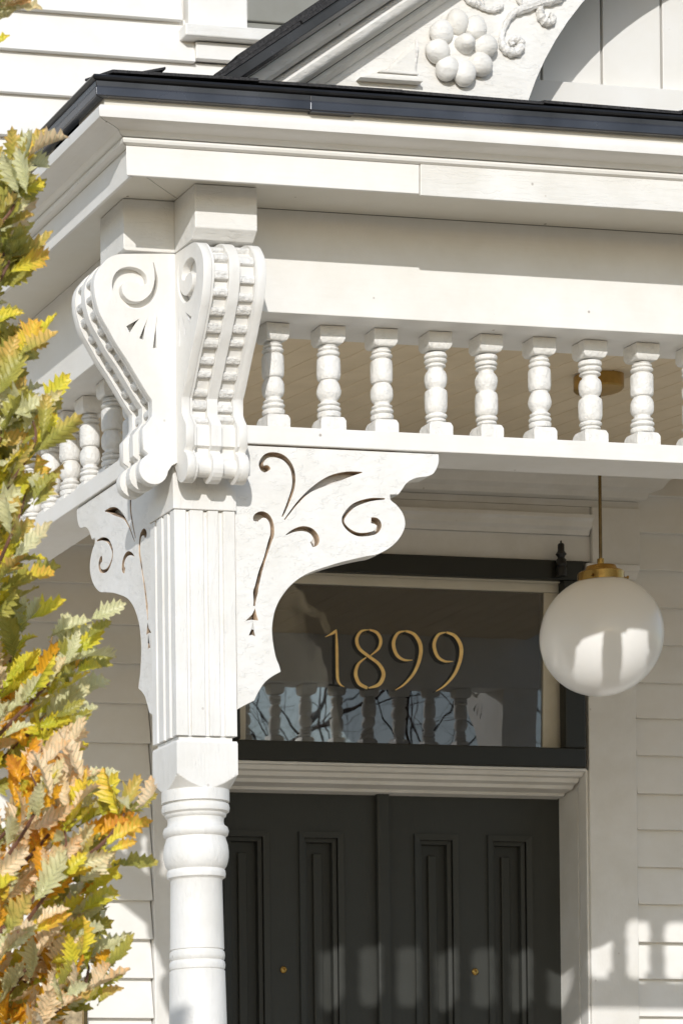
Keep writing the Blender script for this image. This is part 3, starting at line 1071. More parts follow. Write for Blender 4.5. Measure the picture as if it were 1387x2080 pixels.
fret_out = seg_smooth(so_, {1, 9, 10, 32, 36})
fA = [(0.2235, 3.3745, 0.008), (0.2205, 3.3775, 0.014), (0.2105, 3.379, 0.010), (0.2069, 3.3909, 0.0075), (0.2195, 3.4063, 0.008), (0.2407, 3.4095, 0.009), (0.2619, 3.4025, 0.0085), (0.2776, 3.384, 0.007), (0.2827, 3.361, 0.006), (0.2806, 3.3377, 0.005), (0.2696, 3.3074, 0.004), (0.255, 3.2754, 0.002)]
fB = [(0.2603, 3.2689, 0.0015), (0.2891, 3.3049, 0.003), (0.3179, 3.3325, 0.005), (0.3502, 3.3518, 0.012), (0.3788, 3.3640, 0.015), (0.4111, 3.3740, 0.010), (0.4434, 3.3799, 0.001)]
fC = [(0.4965, 3.3237, 0.002), (0.4606, 3.32, 0.0055), (0.4246, 3.3069, 0.007), (0.4029, 3.2861, 0.006), (0.3973, 3.2692, 0.004), (0.4096, 3.2531, 0.005), (0.431, 3.2432, 0.006), (0.456, 3.2442, 0.006), (0.4755, 3.2510, 0.007), (0.4825, 3.2640, 0.009), (0.4760, 3.2735, 0.012), (0.4640, 3.2752, 0.010)]
fD = [(0.1935, 3.2630, 0.008), (0.1950, 3.2705, 0.013), (0.2060, 3.2775, 0.012), (0.2200, 3.2745, 0.009), (0.2295, 3.2600, 0.007), (0.2310, 3.2364, 0.007), (0.2242, 3.2163, 0.006), (0.2132, 3.1828, 0.004), (0.2023, 3.1526, 0.006), (0.1935, 3.1200, 0.007), (0.1905, 3.1080, 0.009), (0.1885, 3.0900, 0.004), (0.187, 3.078, 0.003)]
fE = [(0.2634, 3.2359, 0.001), (0.2813, 3.2456, 0.005), (0.3027, 3.2507, 0.0085), (0.3215, 3.2465, 0.010), (0.3325, 3.2345, 0.011), (0.3320, 3.2225, 0.013), (0.3225, 3.2165, 0.010)]
fW = [[(0.1889, 3.0720), (0.1820, 3.0580), (0.1674, 3.0450), (0.1780, 3.0475), (0.1957, 3.0466), (0.1915, 3.060)], [(0.1831, 3.0400), (0.1800, 3.0260), (0.1741, 3.0129), (0.1810, 3.0150), (0.1882, 3.0117), (0.1850, 3.025)]]
fret_cuts = [stroke([(a, b, w_ * 1.18) for a, b, w_ in q]) for q in (fA, fB, fC, fD, fE)] + fW


def fret(name, fn, loc, label):
    r = thing(name, loc, label, 'bracket', 'fretwork brackets under the spindle rail')
    me = plate_mesh('fret_board', fret_out, fret_cuts, 0.026, 0.0012, lambda a, t, b: fn(a, t, b), [M_FRET, M_WOOD])
    o = link('fret_board', me, r)
    back = plate_mesh('fret_backing', fret_out, [], 0.026, 0.001, lambda a, t, b: fn(a, 0.0262 + t, b), [M_FRET])
    link('fret_backing', back, o)
    return r


kR = fret('fretwork_bracket', lambda u, w_, z: (u, 0.010 + w_, z), (0.145, 0.03, 2.85), 'white scroll-cut fretwork bracket between corner post and front rail')
kL = fret('fretwork_bracket', lambda u, w_, z: (0.010 + w_, u, z), (0.03, 0.145, 2.85), 'shaded white fretwork bracket between corner post and side rail')
mirrored(kR, 'white fretwork bracket beside the far right porch post')

# ------------------------------------------------------------------ spindle frieze


def spindle_mesh(flip, seed=0):
    js = random.Random(seed * 2 + flip)
    z0, z1 = 3.470, 3.7105
    mid = (3.5135 + 3.6689) / 2
    pr = [(0.0165, 3.512), (0.0235, 3.5135), (0.0258, 3.517), (0.0258, 3.5225), (0.0232, 3.525), (0.0172, 3.5262), (0.0232, 3.5275), (0.0260, 3.531), (0.0245, 3.5355), (0.0172, 3.5375), (0.0225, 3.540), (0.0236, 3.5435), (0.0175, 3.5475), (0.0180, 3.552),
          (0.0222, 3.556), (0.0252, 3.563), (0.0260, 3.571), (0.0252, 3.580), (0.0222, 3.588), (0.0185, 3.5925), (0.0180, 3.595), (0.0222, 3.5965), (0.0250, 3.600), (0.0258, 3.608), (0.0256, 3.636), (0.0240, 3.644), (0.0205, 3.6475), (0.0172, 3.649),
          (0.0232, 3.6505), (0.0250, 3.6545), (0.0232, 3.6585), (0.0168, 3.660), (0.0222, 3.6625), (0.0222, 3.6665), (0.0170, 3.668), (0.0215, 3.6715)]
    pr = [(r * js.uniform(0.965, 1.03), z + js.uniform(-0.0005, 0.0005)) for r, z in pr]
    m = MB()
    if flip:
        pr = [(r, 2 * 3.591 - z) for r, z in pr][::-1]
        pr[0] = (pr[0][0], 3.5085)
    m.lathe(pr, 0, 0, 18)
    a = 0.0285
    # blocks with clipped inner corners
    for s_, ze, zi in ((1, z1, 3.6735), (-1, z0, 3.5115)):
        c = 0.010
        rings = []
        for hf, z in ((a, ze), (a, zi + s_ * c), (a - 0.0035, zi + s_ * 0.002), (a - 0.007, zi)):
            rings.append([(-hf, -hf, z), (hf, -hf, z), (hf, hf, z), (-hf, hf, z)])
        m.loft(rings)
    return m.mesh('spindle', M_SPINDLE, True)


SPV = [[spindle_mesh(False, k) for k in range(5)], [spindle_mesh(True, k) for k in range(5)]]


class Pick:
    def __getitem__(s_, i):
        return random.choice(SPV[i])


SP = Pick()
RZ0, RZ1 = 3.4305, 3.4705


def frieze(loc, label, side):
    r = thing('spindle_frieze', loc, label, 'spindle frieze')
    if side == 'front':
        MB().box(0.1435, XR - 0.1435, 0.003, 0.138, RZ0, RZ1).build('rail', M_BOARD, r, bev=0.002)
        pos = [0.2645, 0.396, 0.522, 0.652, 0.774, 0.904, 1.028, 1.156] + [1.284 + 0.128 * i for i in range(16)]
        fl_ = [0, 0, 0, 1, 1, 0, 1, 0]
        for i, x in enumerate(pos):
            o = link('spindle', SP[fl_[i] if i < 8 else random.randint(0, 1)], r, 0.0012)
            o.location = Vector((x, 0.0735, 0)) - Vector(r.location)
            o.scale = (random.uniform(0.955, 1.04), random.uniform(0.955, 1.04), 1)
            o.rotation_euler.z = random.choice((0, 1, 2, 3)) * math.pi / 2 + random.uniform(-0.05, 0.05)
    else:
        MB().box(0.003, 0.138, 0.1435, WALL - 0.02, RZ0, RZ1).build('rail', M_BOARDY, r, bev=0.002)
        pos = [0.29, 0.421, 0.556, 0.703, 0.839, 0.976] + [1.11 + 0.135 * i for i in range(10)]
        fl_ = [0, 1, 0, 0, 0, 0, 1]
        for i, y in enumerate(pos):
            o = link('spindle', SP[fl_[i] if i < 7 else random.randint(0, 1)], r, 0.0012)
            o.location = Vector((0.0735, y, 0)) - Vector(r.location)
            o.scale = (random.uniform(0.955, 1.04), random.uniform(0.955, 1.04), 1)
            o.rotation_euler.z = random.choice((0, 1, 2, 3)) * math.pi / 2 + random.uniform(-0.05, 0.05)
    return r


frieze((1.7, 0.07, RZ0), 'row of white turned spindles on a rail along the porch front', 'front')
frieze((0.07, 1.3, RZ0), 'row of white turned spindles on the porch side behind the leaves', 'side')

# ------------------------------------------------------------------ frieze beam, cornice, gutter
BZ = 3.7115
b1 = thing('frieze_beam', (1.7, 0.07, BZ), 'broad white beam along the porch front above the spindles', 'beam')
MB().box(-0.02, XR + 0.02, -0.02, 0.16, BZ, SOFF - 0.0003).build('beam', M_BOARD, b1, bev=0.002)
b2 = thing('frieze_beam', (0.07, 1.4, BZ), 'broad white beam along the porch side, mostly in shade', 'beam')
MB().box(-0.02, 0.16, 0.161, WALL - 0.02, BZ, SOFF - 0.0003).build('beam', M_BOARDY, b2, bev=0.002)

KX = 0.043            # side overhang is a little smaller than the front one
XE = 3.80
kx = lambda p: KX - 0.35 * max(0.0, -0.2475 - p)
YE = WALL - 0.02


def run(profile, side, a0=None, a1=None):
    """closed profile (y, z) run along the front or, mitred at the corner, along the side"""
    if side == 'front':
        A = [(p + kx(p) if a0 is None else a0, p, q) for p, q in profile]
        B = [(XE if a1 is None else a1, p, q) for p, q in profile]
    else:
        A = [(p + kx(p), p + 0.0022 if a0 is None else a0, q) for p, q in profile]
        B = [(p + kx(p), YE if a1 is None else a1, q) for p, q in profile]
    return MB().loft([A, B])


soffit_p = [(-0.225, 3.937), (-0.0201, 3.937), (-0.0201, 3.955), (-0.225, 3.955)]
fascia_p = [(-0.2345, 3.9125), (-0.2265, 3.9125), (-0.2255, 3.9365), (-0.2252, 3.974), (-0.2365, 3.974)]
bead_p = [(-0.2252, 3.9745), (-0.2395, 3.9745), (-0.2455, 3.9775), (-0.2475, 3.9825), (-0.2455, 3.9875), (-0.240, 3.989), (-0.2252, 3.989)]
crown_p = [(-0.2252, 3.9895), (-0.2500, 3.9895), (-0.2525, 3.992), (-0.2560, 3.9985), (-0.2630, 4.0010), (-0.2760, 4.0030), (-0.2900, 4.0042), (-0.2985, 4.0075), (-0.3005, 4.0190), (-0.3005, 4.0270), (-0.2970, 4.0325), (-0.2930, 4.0335), (-0.2252, 4.0335)]
under_p = [(-0.2252, 4.034), (-0.288, 4.034), (-0.288, 4.056), (-0.2252, 4.056)]
gut_p = [(-0.290, 4.0475), (-0.3045, 4.0475), (-0.3060, 4.0495), (-0.3065, 4.0640), (-0.3050, 4.0680), (-0.3065, 4.0780), (-0.290, 4.0780)]
lip_p = [(-0.290, 4.0785), (-0.3070, 4.0785), (-0.3110, 4.0805), (-0.3125, 4.0845), (-0.3110, 4.0890), (-0.3060, 4.0915), (-0.2800, 4.0915), (-0.2800, 4.0840)]

c1 = thing('cornice', (1.7, -0.2, 3.91), 'moulded white cornice along the porch front under the black gutter', 'cornice')
run(soffit_p, 'front').build('soffit', M_SOFFIT, c1)
FJ = 0.466
run(fascia_p, 'front', None, FJ).build('fascia_board', M_BOARD, c1, bev=0.0015)
run([(p - 0.0035, q - 0.004 if q < 3.95 else q) for p, q in fascia_p], 'front', FJ + 0.0015, None).build('fascia_board', M_OLD, c1, bev=0.0015)
run(bead_p, 'front').build('bead_moulding', M_BOARD, c1, True)
run(crown_p, 'front').build('crown_moulding', M_BOARD, c1, True)
run(under_p, 'front').build('packing_strip', M_SOFFIT, c1)
c2 = thing('cornice', (-0.2, 1.2, 3.91), 'moulded white cornice receding along the porch side, with a rotted gap', 'cornice')
run(soffit_p, 'side').build('soffit', M_SOFFIT, c2)
run([(p + 0.009, q) for p, q in fascia_p], 'side', -0.2323, 0.62).build('fascia_board', M_BOARDY, c2, bev=0.0015)
run([(p + 0.011, q - 0.006 if q < 3.95 else q) for p, q in fascia_p], 'side', 0.6215, None).build('fascia_board', M_BOARDY, c2, bev=0.0015)
run(bead_p, 'side').build('bead_moulding', M_BOARDY, c2, True)
run(crown_p, 'side').build('crown_moulding', M_BOARDY, c2, True)
# packing strip with a piece missing; a near-black block paints the shade in the gap
MB().loft([[(p + kx(p), p, q) for p, q in under_p], [(p + kx(p), -0.135, q) for p, q in under_p]]).build('packing_strip', M_SOFFIT, c2, bev=0.004)
MB().loft([[(p + kx(p), 0.005 + 0.6 * (q - 4.034), q) for p, q in under_p], [(p + kx(p), YE, q) for p, q in under_p]]).build('packing_strip', M_SOFFIT, c2, bev=0.004)
MB().box(-0.236, -0.19, -0.14, 0.05, 4.0345, 4.056).build('gap_shade_block', M_DARK, c2)

g1 = thing('gutter', (1.7, -0.3, 4.05), 'black metal gutter edge along the porch front', 'gutter')
GJ = 0.20
run(gut_p, 'front', None, GJ).build('gutter_length', M_GUTTER, g1, bev=0.0008)
run([(p - 0.0016, q - 0.0012) for p, q in gut_p], 'front', GJ - 0.012, None).build('gutter_length', M_GUTTER, g1, bev=0.0008)
MB().box(GJ - 0.01, GJ + 0.085, -0.3055, -0.28, 4.0445, 4.0463).build('joint_strap', M_GUTTER, g1)
run(lip_p, 'front').build('gutter_lip', M_LIP, g1, True)
g2 = thing('gutter', (-0.27, 1.2, 4.05), 'black metal gutter edge receding along the porch side', 'gutter')
run(gut_p, 'side').build('gutter_length', M_GUTTER, g2, bev=0.0008)
run(lip_p, 'side').build('gutter_lip', M_LIP, g2, True)

# ------------------------------------------------------------------ porch roof
rf = thing('porch_roof', (1.5, 1.0, 4.1), 'low dark shingled porch roof just above the gutters', 'roof')
ra, rb, rt = (-0.262, -0.305, 4.092), (0.9, 0.62, 4.38), 4.78
MB().add([(-0.262, -0.305, 4.0925), (XE, -0.305, 4.0925), (XE, WALL, 4.78), (2.0, WALL, 4.78), (-0.262, WALL, 4.0925)],
         [(0, 1, 2, 3), (0, 3, 4)]).build('roof_deck', M_SHINGLE, rf)
shm = [MB().add([(0, 0, 0), (0.32, 0, 0), (0.32, 0.16, 0.04), (0, 0.16, 0.04), (0, 0, 0.006), (0.32, 0, 0.006), (0.32, 0.16, 0.045), (0, 0.16, 0.045)],
               [(0, 3, 2, 1), (4, 5, 6, 7), (0, 1, 5, 4), (1, 2, 6, 5), (2, 3, 7, 6), (3, 0, 4, 7)]).mesh('shingle', M_SHINGLE) for _ in range(1)]
for row in range(1):
    for i in range(12):
        o = link('shingle', shm[0], rf)
        o.location = Vector((-0.25 + i * 0.322 + row * 0.13, -0.313 + row * 0.09, 4.094 + row * 0.026)) - Vector(rf.location)
        o.rotation_euler.y = random.uniform(-0.012, 0.012)
for i in range(8):
    o = link('shingle', shm[0], rf)
    o.location = Vector((-0.268, -0.25 + (i + 1) * 0.322, 4.094)) - Vector(rf.location)
    o.rotation_euler.z = -math.pi / 2

# ------------------------------------------------------------------ gable pediment
GY = -0.05
gb = thing('gable_pediment', (AXIS, GY, 4.1), 'ornamented white gable over the entrance with arched recess and flower boss', 'gable')
arch = [(AXIS - 0.96 * math.cos(a), 4.0 + 0.755 * math.sin(a)) for a in [math.radians(8 + i * 164 / 44) for i in range(45)]]
O0 = Vector((0.065, 4.19))
TH = math.atan(0.69)
RT, RN = Vector((math.cos(TH), math.sin(TH))), Vector((math.sin(TH), -math.cos(TH)))
apex_s = (AXIS - O0.x) / RT.x


def rk(n_, s_, sgn=-1):
    """point on the left rake; n_ measured down from the shingle edge, s_ along it (mitred at the apex)"""
    p = O0 + RN * n_ + RT * s_
    return (p.x if sgn < 0 else 2 * AXIS - p.x, p.y)


def s_low(n_, z=4.10):
    return (z - O0.y - RN.y * n_) / RT.y


def apex_at(n_):
    p = O0 + RN * n_
    return (AXIS - p.x) / RT.x


face = [rk(0.12, s_low(0.12))] + [(arch[0][0], 4.101)] + [q for q in arch if q[1] > 4.102] + [(arch[-1][0], 4.101)] + [rk(0.12, s_low(0.12), 1), rk(0.12, apex_at(0.12))]
face = [(p[0], p[1]) for p in face]
me = plate_mesh('face_board', face, [], 0.03, 0.001, lambda a, t, b: (a, GY + t, b), [M_GABLE])
link('face_board', me, gb)
for sgn in (-1, 1):
    def rake(name, sec, mat, smooth=False, bev=0.001):
        A, B = [], []
        for n_, y in sec:
            x, z = rk(n_, s_low(n_), sgn)
            A.append((x, y, z))
            x, z = rk(n_, apex_at(n_), sgn)
            B.append((x, y, z))
        return MB().loft([A, B]).build(name, mat, gb, smooth, bev)
    rake('rake_gutter', [(0.024, GY - 0.17), (0.044, GY - 0.165), (0.050, GY - 0.15), (0.050, GY - 0.02), (0.024, GY - 0.02)], M_GUTTER)
    rake('rake_board', [(0.0505, GY - 0.115), (0.072, GY - 0.105), (0.078, GY - 0.09), (0.078, GY - 0.001), (0.0505, GY - 0.001)], M_GABLE)
    tor = [(0.0985 + 0.023 * math.cos(a), GY - 0.040 - 0.045 * max(math.sin(a), -0.85)) for a in [i * math.pi / 8 for i in range(16)]]
    rake('rake_torus', tor, M_GABLE, True, 0)
    rake('rake_fillet', [(0.122, GY - 0.03), (0.132, GY - 0.03), (0.137, GY - 0.022), (0.142, GY - 0.010), (0.142, GY - 0.0005), (0.122, GY - 0.0005)], M_GABLE)
    # shingle layers at the rake: each its own uneven piece
    for lay in range(3):
        s_ = s_low(0.0, 4.11) + lay * 0.07
        while s_ < apex_s - 0.3:
            L = 0.30
            n0 = 0.0235 - lay * 0.0075 - 0.0068
            n1 = 0.0235 - lay * 0.0075
            yo = GY - 0.175 + lay * 0.005 + random.uniform(-0.006, 0.006)
            poly = [rk(n0, s_, sgn), rk(n0, s_ + L - 0.003, sgn), rk(n1, s_ + L - 0.003, sgn), rk(n1, s_, sgn)]
            MB().loft([[(x, yo, z) for x, z in poly], [(x, 0.5, z) for x, z in poly]]).build('rake_shingle', M_SHINGLE, gb)
            s_ += L
    A = [rk(0.0235, s_low(0.0235), sgn), rk(0.0235, apex_s + 0.01, sgn)]
    MB().add([(A[0][0], GY - 0.16, A[0][1] - 0.004), (A[1][0], GY - 0.16, A[1][1] - 0.004), (A[1][0], WALL, A[1][1] - 0.004), (A[0][0], WALL, A[0][1] - 0.004),
              (A[0][0], 0.45, A[0][1] + 0.03), (A[1][0], 0.45, A[1][1] + 0.03), (A[1][0], WALL, A[1][1] + 0.03), (A[0][0], WALL, A[0][1] + 0.03)],
             [(0, 1, 2, 3), (4, 5, 6, 7)]).build('roof_slope', M_SHINGLE, gb)
# recessed vertical boards in the arch
RY = GY + 0.2
xs = [0.66, 0.809, 0.959, 1.109] + [1.109 + 0.15 * i for i in range(1, 12)]
M_REC = paint('white_paint_recess', (0.76, 0.75, 0.725), grain=(1, 1, 0.2), brush=0.06, speck=0.15, dirt=0.05)
for i in range(len(xs) - 1):
    MB().box(xs[i] + 0.003, xs[i + 1] - 0.003, RY, RY + 0.015, 4.02, 4.9).build('recess_board', M_REC, gb, bev=0.002)
MB().box(0.6, 2.9, RY + 0.012, RY + 0.03, 4.02, 4.9).build('recess_backing', M_GREYSASH, gb)
MB().prism([(RY - 0.035, 4.0), (RY - 0.035, 4.314), (RY - 0.001, 4.322), (RY - 0.001, 4.0)], lambda p, t, q: (t, p, q), 0.65, 2.85).build('recess_sill', M_REC, gb, bev=0.002)
# flower boss: eight petals round a centre


def ball(cx, cz, rx, rz, dep, ang, mat, name, parent):
    m = MB()
    rings = []
    N_, K = 20, 9
    for i in range(1, K):
        th = math.pi * 0.62 * i / (K - 1)
        rr = math.sin(th)
        d = math.cos(th)
        ring = []
        for j in range(N_):
            a = 2 * math.pi * j / N_
            u, v = rx * rr * math.cos(a), rz * rr * math.sin(a)
            wob = 1 + 0.05 * math.sin(2 * a + cx * 90) + 0.035 * math.sin(3 * a + cz * 70 + th * 3)
            ca, sa = math.cos(ang), math.sin(ang)
            ring.append((cx + (u * ca - v * sa) * wob, GY - dep * (0.35 + 0.65 * d) - 0.002, cz + (u * sa + v * ca) * wob))
        rings.append(ring)
    m.loft(rings)
    return m.build(name, mat, parent, True)


fl0 = ball(0.658, 4.303, 0.045, 0.045, 0.014, 0, M_GABLE, 'flower_boss', gb)
pet = [(0.645, 4.354), (0.686, 4.344), (0.709, 4.307), (0.697, 4.268), (0.661, 4.246), (0.620, 4.254), (0.599, 4.289), (0.608, 4.330)]
for x, z in pet:
    a = math.atan2(z - 4.303, x - 0.655)
    ball(x + 0.001 * math.cos(a), z + 0.001 * math.sin(a), 0.0285, 0.0265, 0.031, a, M_GABLE, 'petal', fl0)
ball(0.658, 4.3065, 0.0215, 0.0215, 0.046, 0, M_GABLE, 'flower_centre', fl0)
# applied scroll ornaments
for pts, rr in (([(0.90, 4.44), (0.885, 4.427), (0.85, 4.416), (0.808, 4.400), (0.780, 4.385), (0.761, 4.358), (0.753, 4.332), (0.758, 4.311), (0.774, 4.301), (0.793, 4.306), (0.799, 4.322), (0.788, 4.332), (0.777, 4.326), (0.780, 4.317)],
                 [0.012, 0.012, 0.011, 0.011, 0.008, 0.007, 0.007, 0.009, 0.011, 0.011, 0.010, 0.009, 0.007, 0.006]),
                ([(0.838, 4.418), (0.845, 4.404), (0.848, 4.386), (0.859, 4.374), (0.872, 4.374), (0.876, 4.385), (0.868, 4.390)], [0.004, 0.008, 0.010, 0.010, 0.009, 0.008, 0.006]),
                ([(0.664, 4.418), (0.678, 4.407), (0.696, 4.402), (0.713, 4.393), (0.733, 4.392), (0.750, 4.398), (0.758, 4.405)], [0.003, 0.007, 0.008, 0.005, 0.007, 0.007, 0.003]),
                ([(0.70, 4.43), (0.706, 4.412), (0.712, 4.396)], [0.006, 0.006, 0.003]),
                ([(0.80, 4.44), (0.795, 4.425), (0.802, 4.408)], [0.008, 0.008, 0.004])):
    q = smooth_path([(p[0], p[1], r_) for p, r_ in zip(pts, rr)], 5)
    MB().tube([(p.x, GY - 0.006, p.y) for p in q], [p.z * (1 + 0.12 * math.sin(i * 1.9)) for i, p in enumerate(q)], 9).build('scroll_ornament', M_DENTIL, gb, True)
# little stepped triangle ornament
tr = MB()
for poly, d in (([(0.409, 4.2155), (0.557, 4.2155), (0.557, 4.2225), (0.425, 4.2225)], 0.024), ([(0.430, 4.2228), (0.556, 4.2228), (0.555, 4.231), (0.445, 4.231)], 0.016), ([(0.453, 4.2315), (0.549, 4.2315), (0.548, 4.2375), (0.462, 4.2375)], 0.021)):
    t_ = MB().prism(poly, lambda p, t, q: (p, t, q), GY - d, GY - 0.0005)
    o = t_.build('triangle_step', M_GABLE, gb, bev=0.0015)
MB().loft([[(0.470, GY - 0.0005, 4.238), (0.548, GY - 0.0005, 4.238), (0.549, GY - 0.0005, 4.312)], [(0.478, GY - 0.011, 4.2385), (0.546, GY - 0.011, 4.2385), (0.546, GY - 0.011, 4.296)]]).build('triangle_panel', M_GABLE, gb, bev=0.001)
MB().tube([(0.547, GY - 0.006, 4.24), (0.5475, GY - 0.008, 4.27), (0.550, GY - 0.008, 4.295), (0.552, GY - 0.004, 4.318)], [0.003, 0.004, 0.0055, 0.001], 7).build('triangle_edge', M_DENTIL, gb, True)

# ------------------------------------------------------------------ globe pendant
lp = thing('pendant_lamp', (1.681, 1.21, 3.125), 'white opal globe pendant on a brass rod hanging from the porch ceiling', 'lamp')
LX, LY, LZ, LR = 1.682, 1.21, 3.297, 0.1575
gp = [(LR * math.sin(a), LZ - LR * math.cos(a)) for a in [math.pi * i / 40 for i in range(1, 35)]]
MB().lathe([(0.001, LZ - LR)] + gp, LX, LY, 64).build('globe', M_OPAL, lp, True)
cpz = [(0.058, 3.438), (0.060, 3.438), (0.060, 3.462), (0.057, 3.465), (0.046, 3.466), (0.041, 3.473), (0.038, 3.480), (0.026, 3.483), (0.009, 3.484), (0.009, 3.500), (0.004, 3.501)]
cap = MB().lathe(cpz, LX, LY, 40).build('gallery_cap', M_BRASS, lp, True)
for k in range(3):
    a = math.radians(-20 + 120 * k)
    p = Vector((LX + 0.058 * math.cos(a), LY + 0.058 * math.sin(a), 3.449))
    d = Vector((math.cos(a), math.sin(a), 0))
    MB().tube([p, p + d * 0.008, p + d * 0.0081, p + d * 0.013], [0.002, 0.002, 0.0042, 0.0042], 8).build('thumb_screw', M_BRASS, cap)
MB().lathe([(0.0044, 3.497), (0.0044, 3.95)], LX, LY, 12).build('rod', M_BRASSD, lp, True)
czl = zc(LY) - 0.003
MB().lathe([(0.012, czl - 0.040), (0.060, czl - 0.038), (0.064, czl - 0.034), (0.064, czl), (0.02, czl)], LX, LY, 40).build('ceiling_canopy', plain('satin_brass', (0.46, 0.29, 0.085), 0.36, metal=0.8, noise=0.2, nscale=30), lp, True)

# ------------------------------------------------------------------ autumn oak in front of the porch, left


def leaf_mesh(i):
    rnd = random.Random(100 + i)
    R = [(0.0, 0.008), (0.07, 0.012), (0.10, 0.03), (0.18, 0.095), (0.215, 0.062), (0.31, 0.165), (0.35, 0.100), (0.455, 0.225), (0.50, 0.130), (0.60, 0.240), (0.645, 0.130), (0.745, 0.195), (0.785, 0.100), (0.875, 0.125), (0.915, 0.055), (1.0, 0.004)]
    fold = rnd.uniform(0.3, 1.1)
    curl = rnd.uniform(-0.6, 0.9)
    twist = rnd.uniform(-0.9, 0.9)
    ruf = rnd.uniform(0.02, 0.06)
    wk = rnd.uniform(0.75, 1.25)
    R = [(t, w0 * (1 if k % 2 == 0 else rnd.uniform(0.8, 1.15))) for k, (t, w0) in enumerate(R)]
    v, f = [], []
    for k, (t, w0) in enumerate(R):
        for c in (-1, -0.5, 0, 0.5, 1):
            ww = w0 * wk * c * (1 + rnd.uniform(-0.12, 0.12))
            tt = t + (0.022 * abs(c) if (k % 2 == 1 and k > 2 and k < 15) else -0.01 * abs(c) if k > 2 and k < 15 else 0)
            z = fold * abs(ww) + curl * (tt - 0.3) ** 2 + ruf * math.sin(tt * 26 + c * 2) * abs(c)
            a = twist * tt
            v.append((tt, ww * math.cos(a) - z * math.sin(a) * 0.3, z * math.cos(a) + ww * math.sin(a)))
    for k in range(len(R) - 1):
        for c in range(4):
            a = k * 5 + c
            f.append((a, a + 1, a + 6, a + 5))
    m = MB()
    m.add(v, f)
    me = bpy.data.meshes.new('leaf')
    me.from_pydata(m.v, [], m.f)
    uv = me.uv_layers.new(name='UVMap')
    flat = [(t, 0.5 + w0 * wk * c) for t, w0 in R for c in (-1, -0.5, 0, 0.5, 1)]
    for lp_ in me.loops:
        uv.data[lp_.index].uv = flat[lp_.vertex_index]
    me.polygons.foreach_set('use_smooth', [True] * len(me.polygons))
    return me


NV = 16
LM = [leaf_mesh(i) for i in range(NV)]
LEAVES = {}
for mi in range(len(LEAFM)):
    for k in range(NV):
        c = LM[k].copy()
        c.materials.append(LEAFM[mi])
        LEAVES[mi, k] = c
tree = thing('oak_tree', (-1.63, -2.5, 0.0), 'young oak in green and orange autumn leaf at the left edge', 'tree')
rl = random.Random(21)
TY = -2.5


def lv(a, b, dy=0.0):
    """tree-local layout: a to the right from the frame side of the crown, b upwards (units of 0.7 mm)"""
    return Vector((-1.268 + a * 0.000698, TY + dy, 1.95 + b * 0.000658))


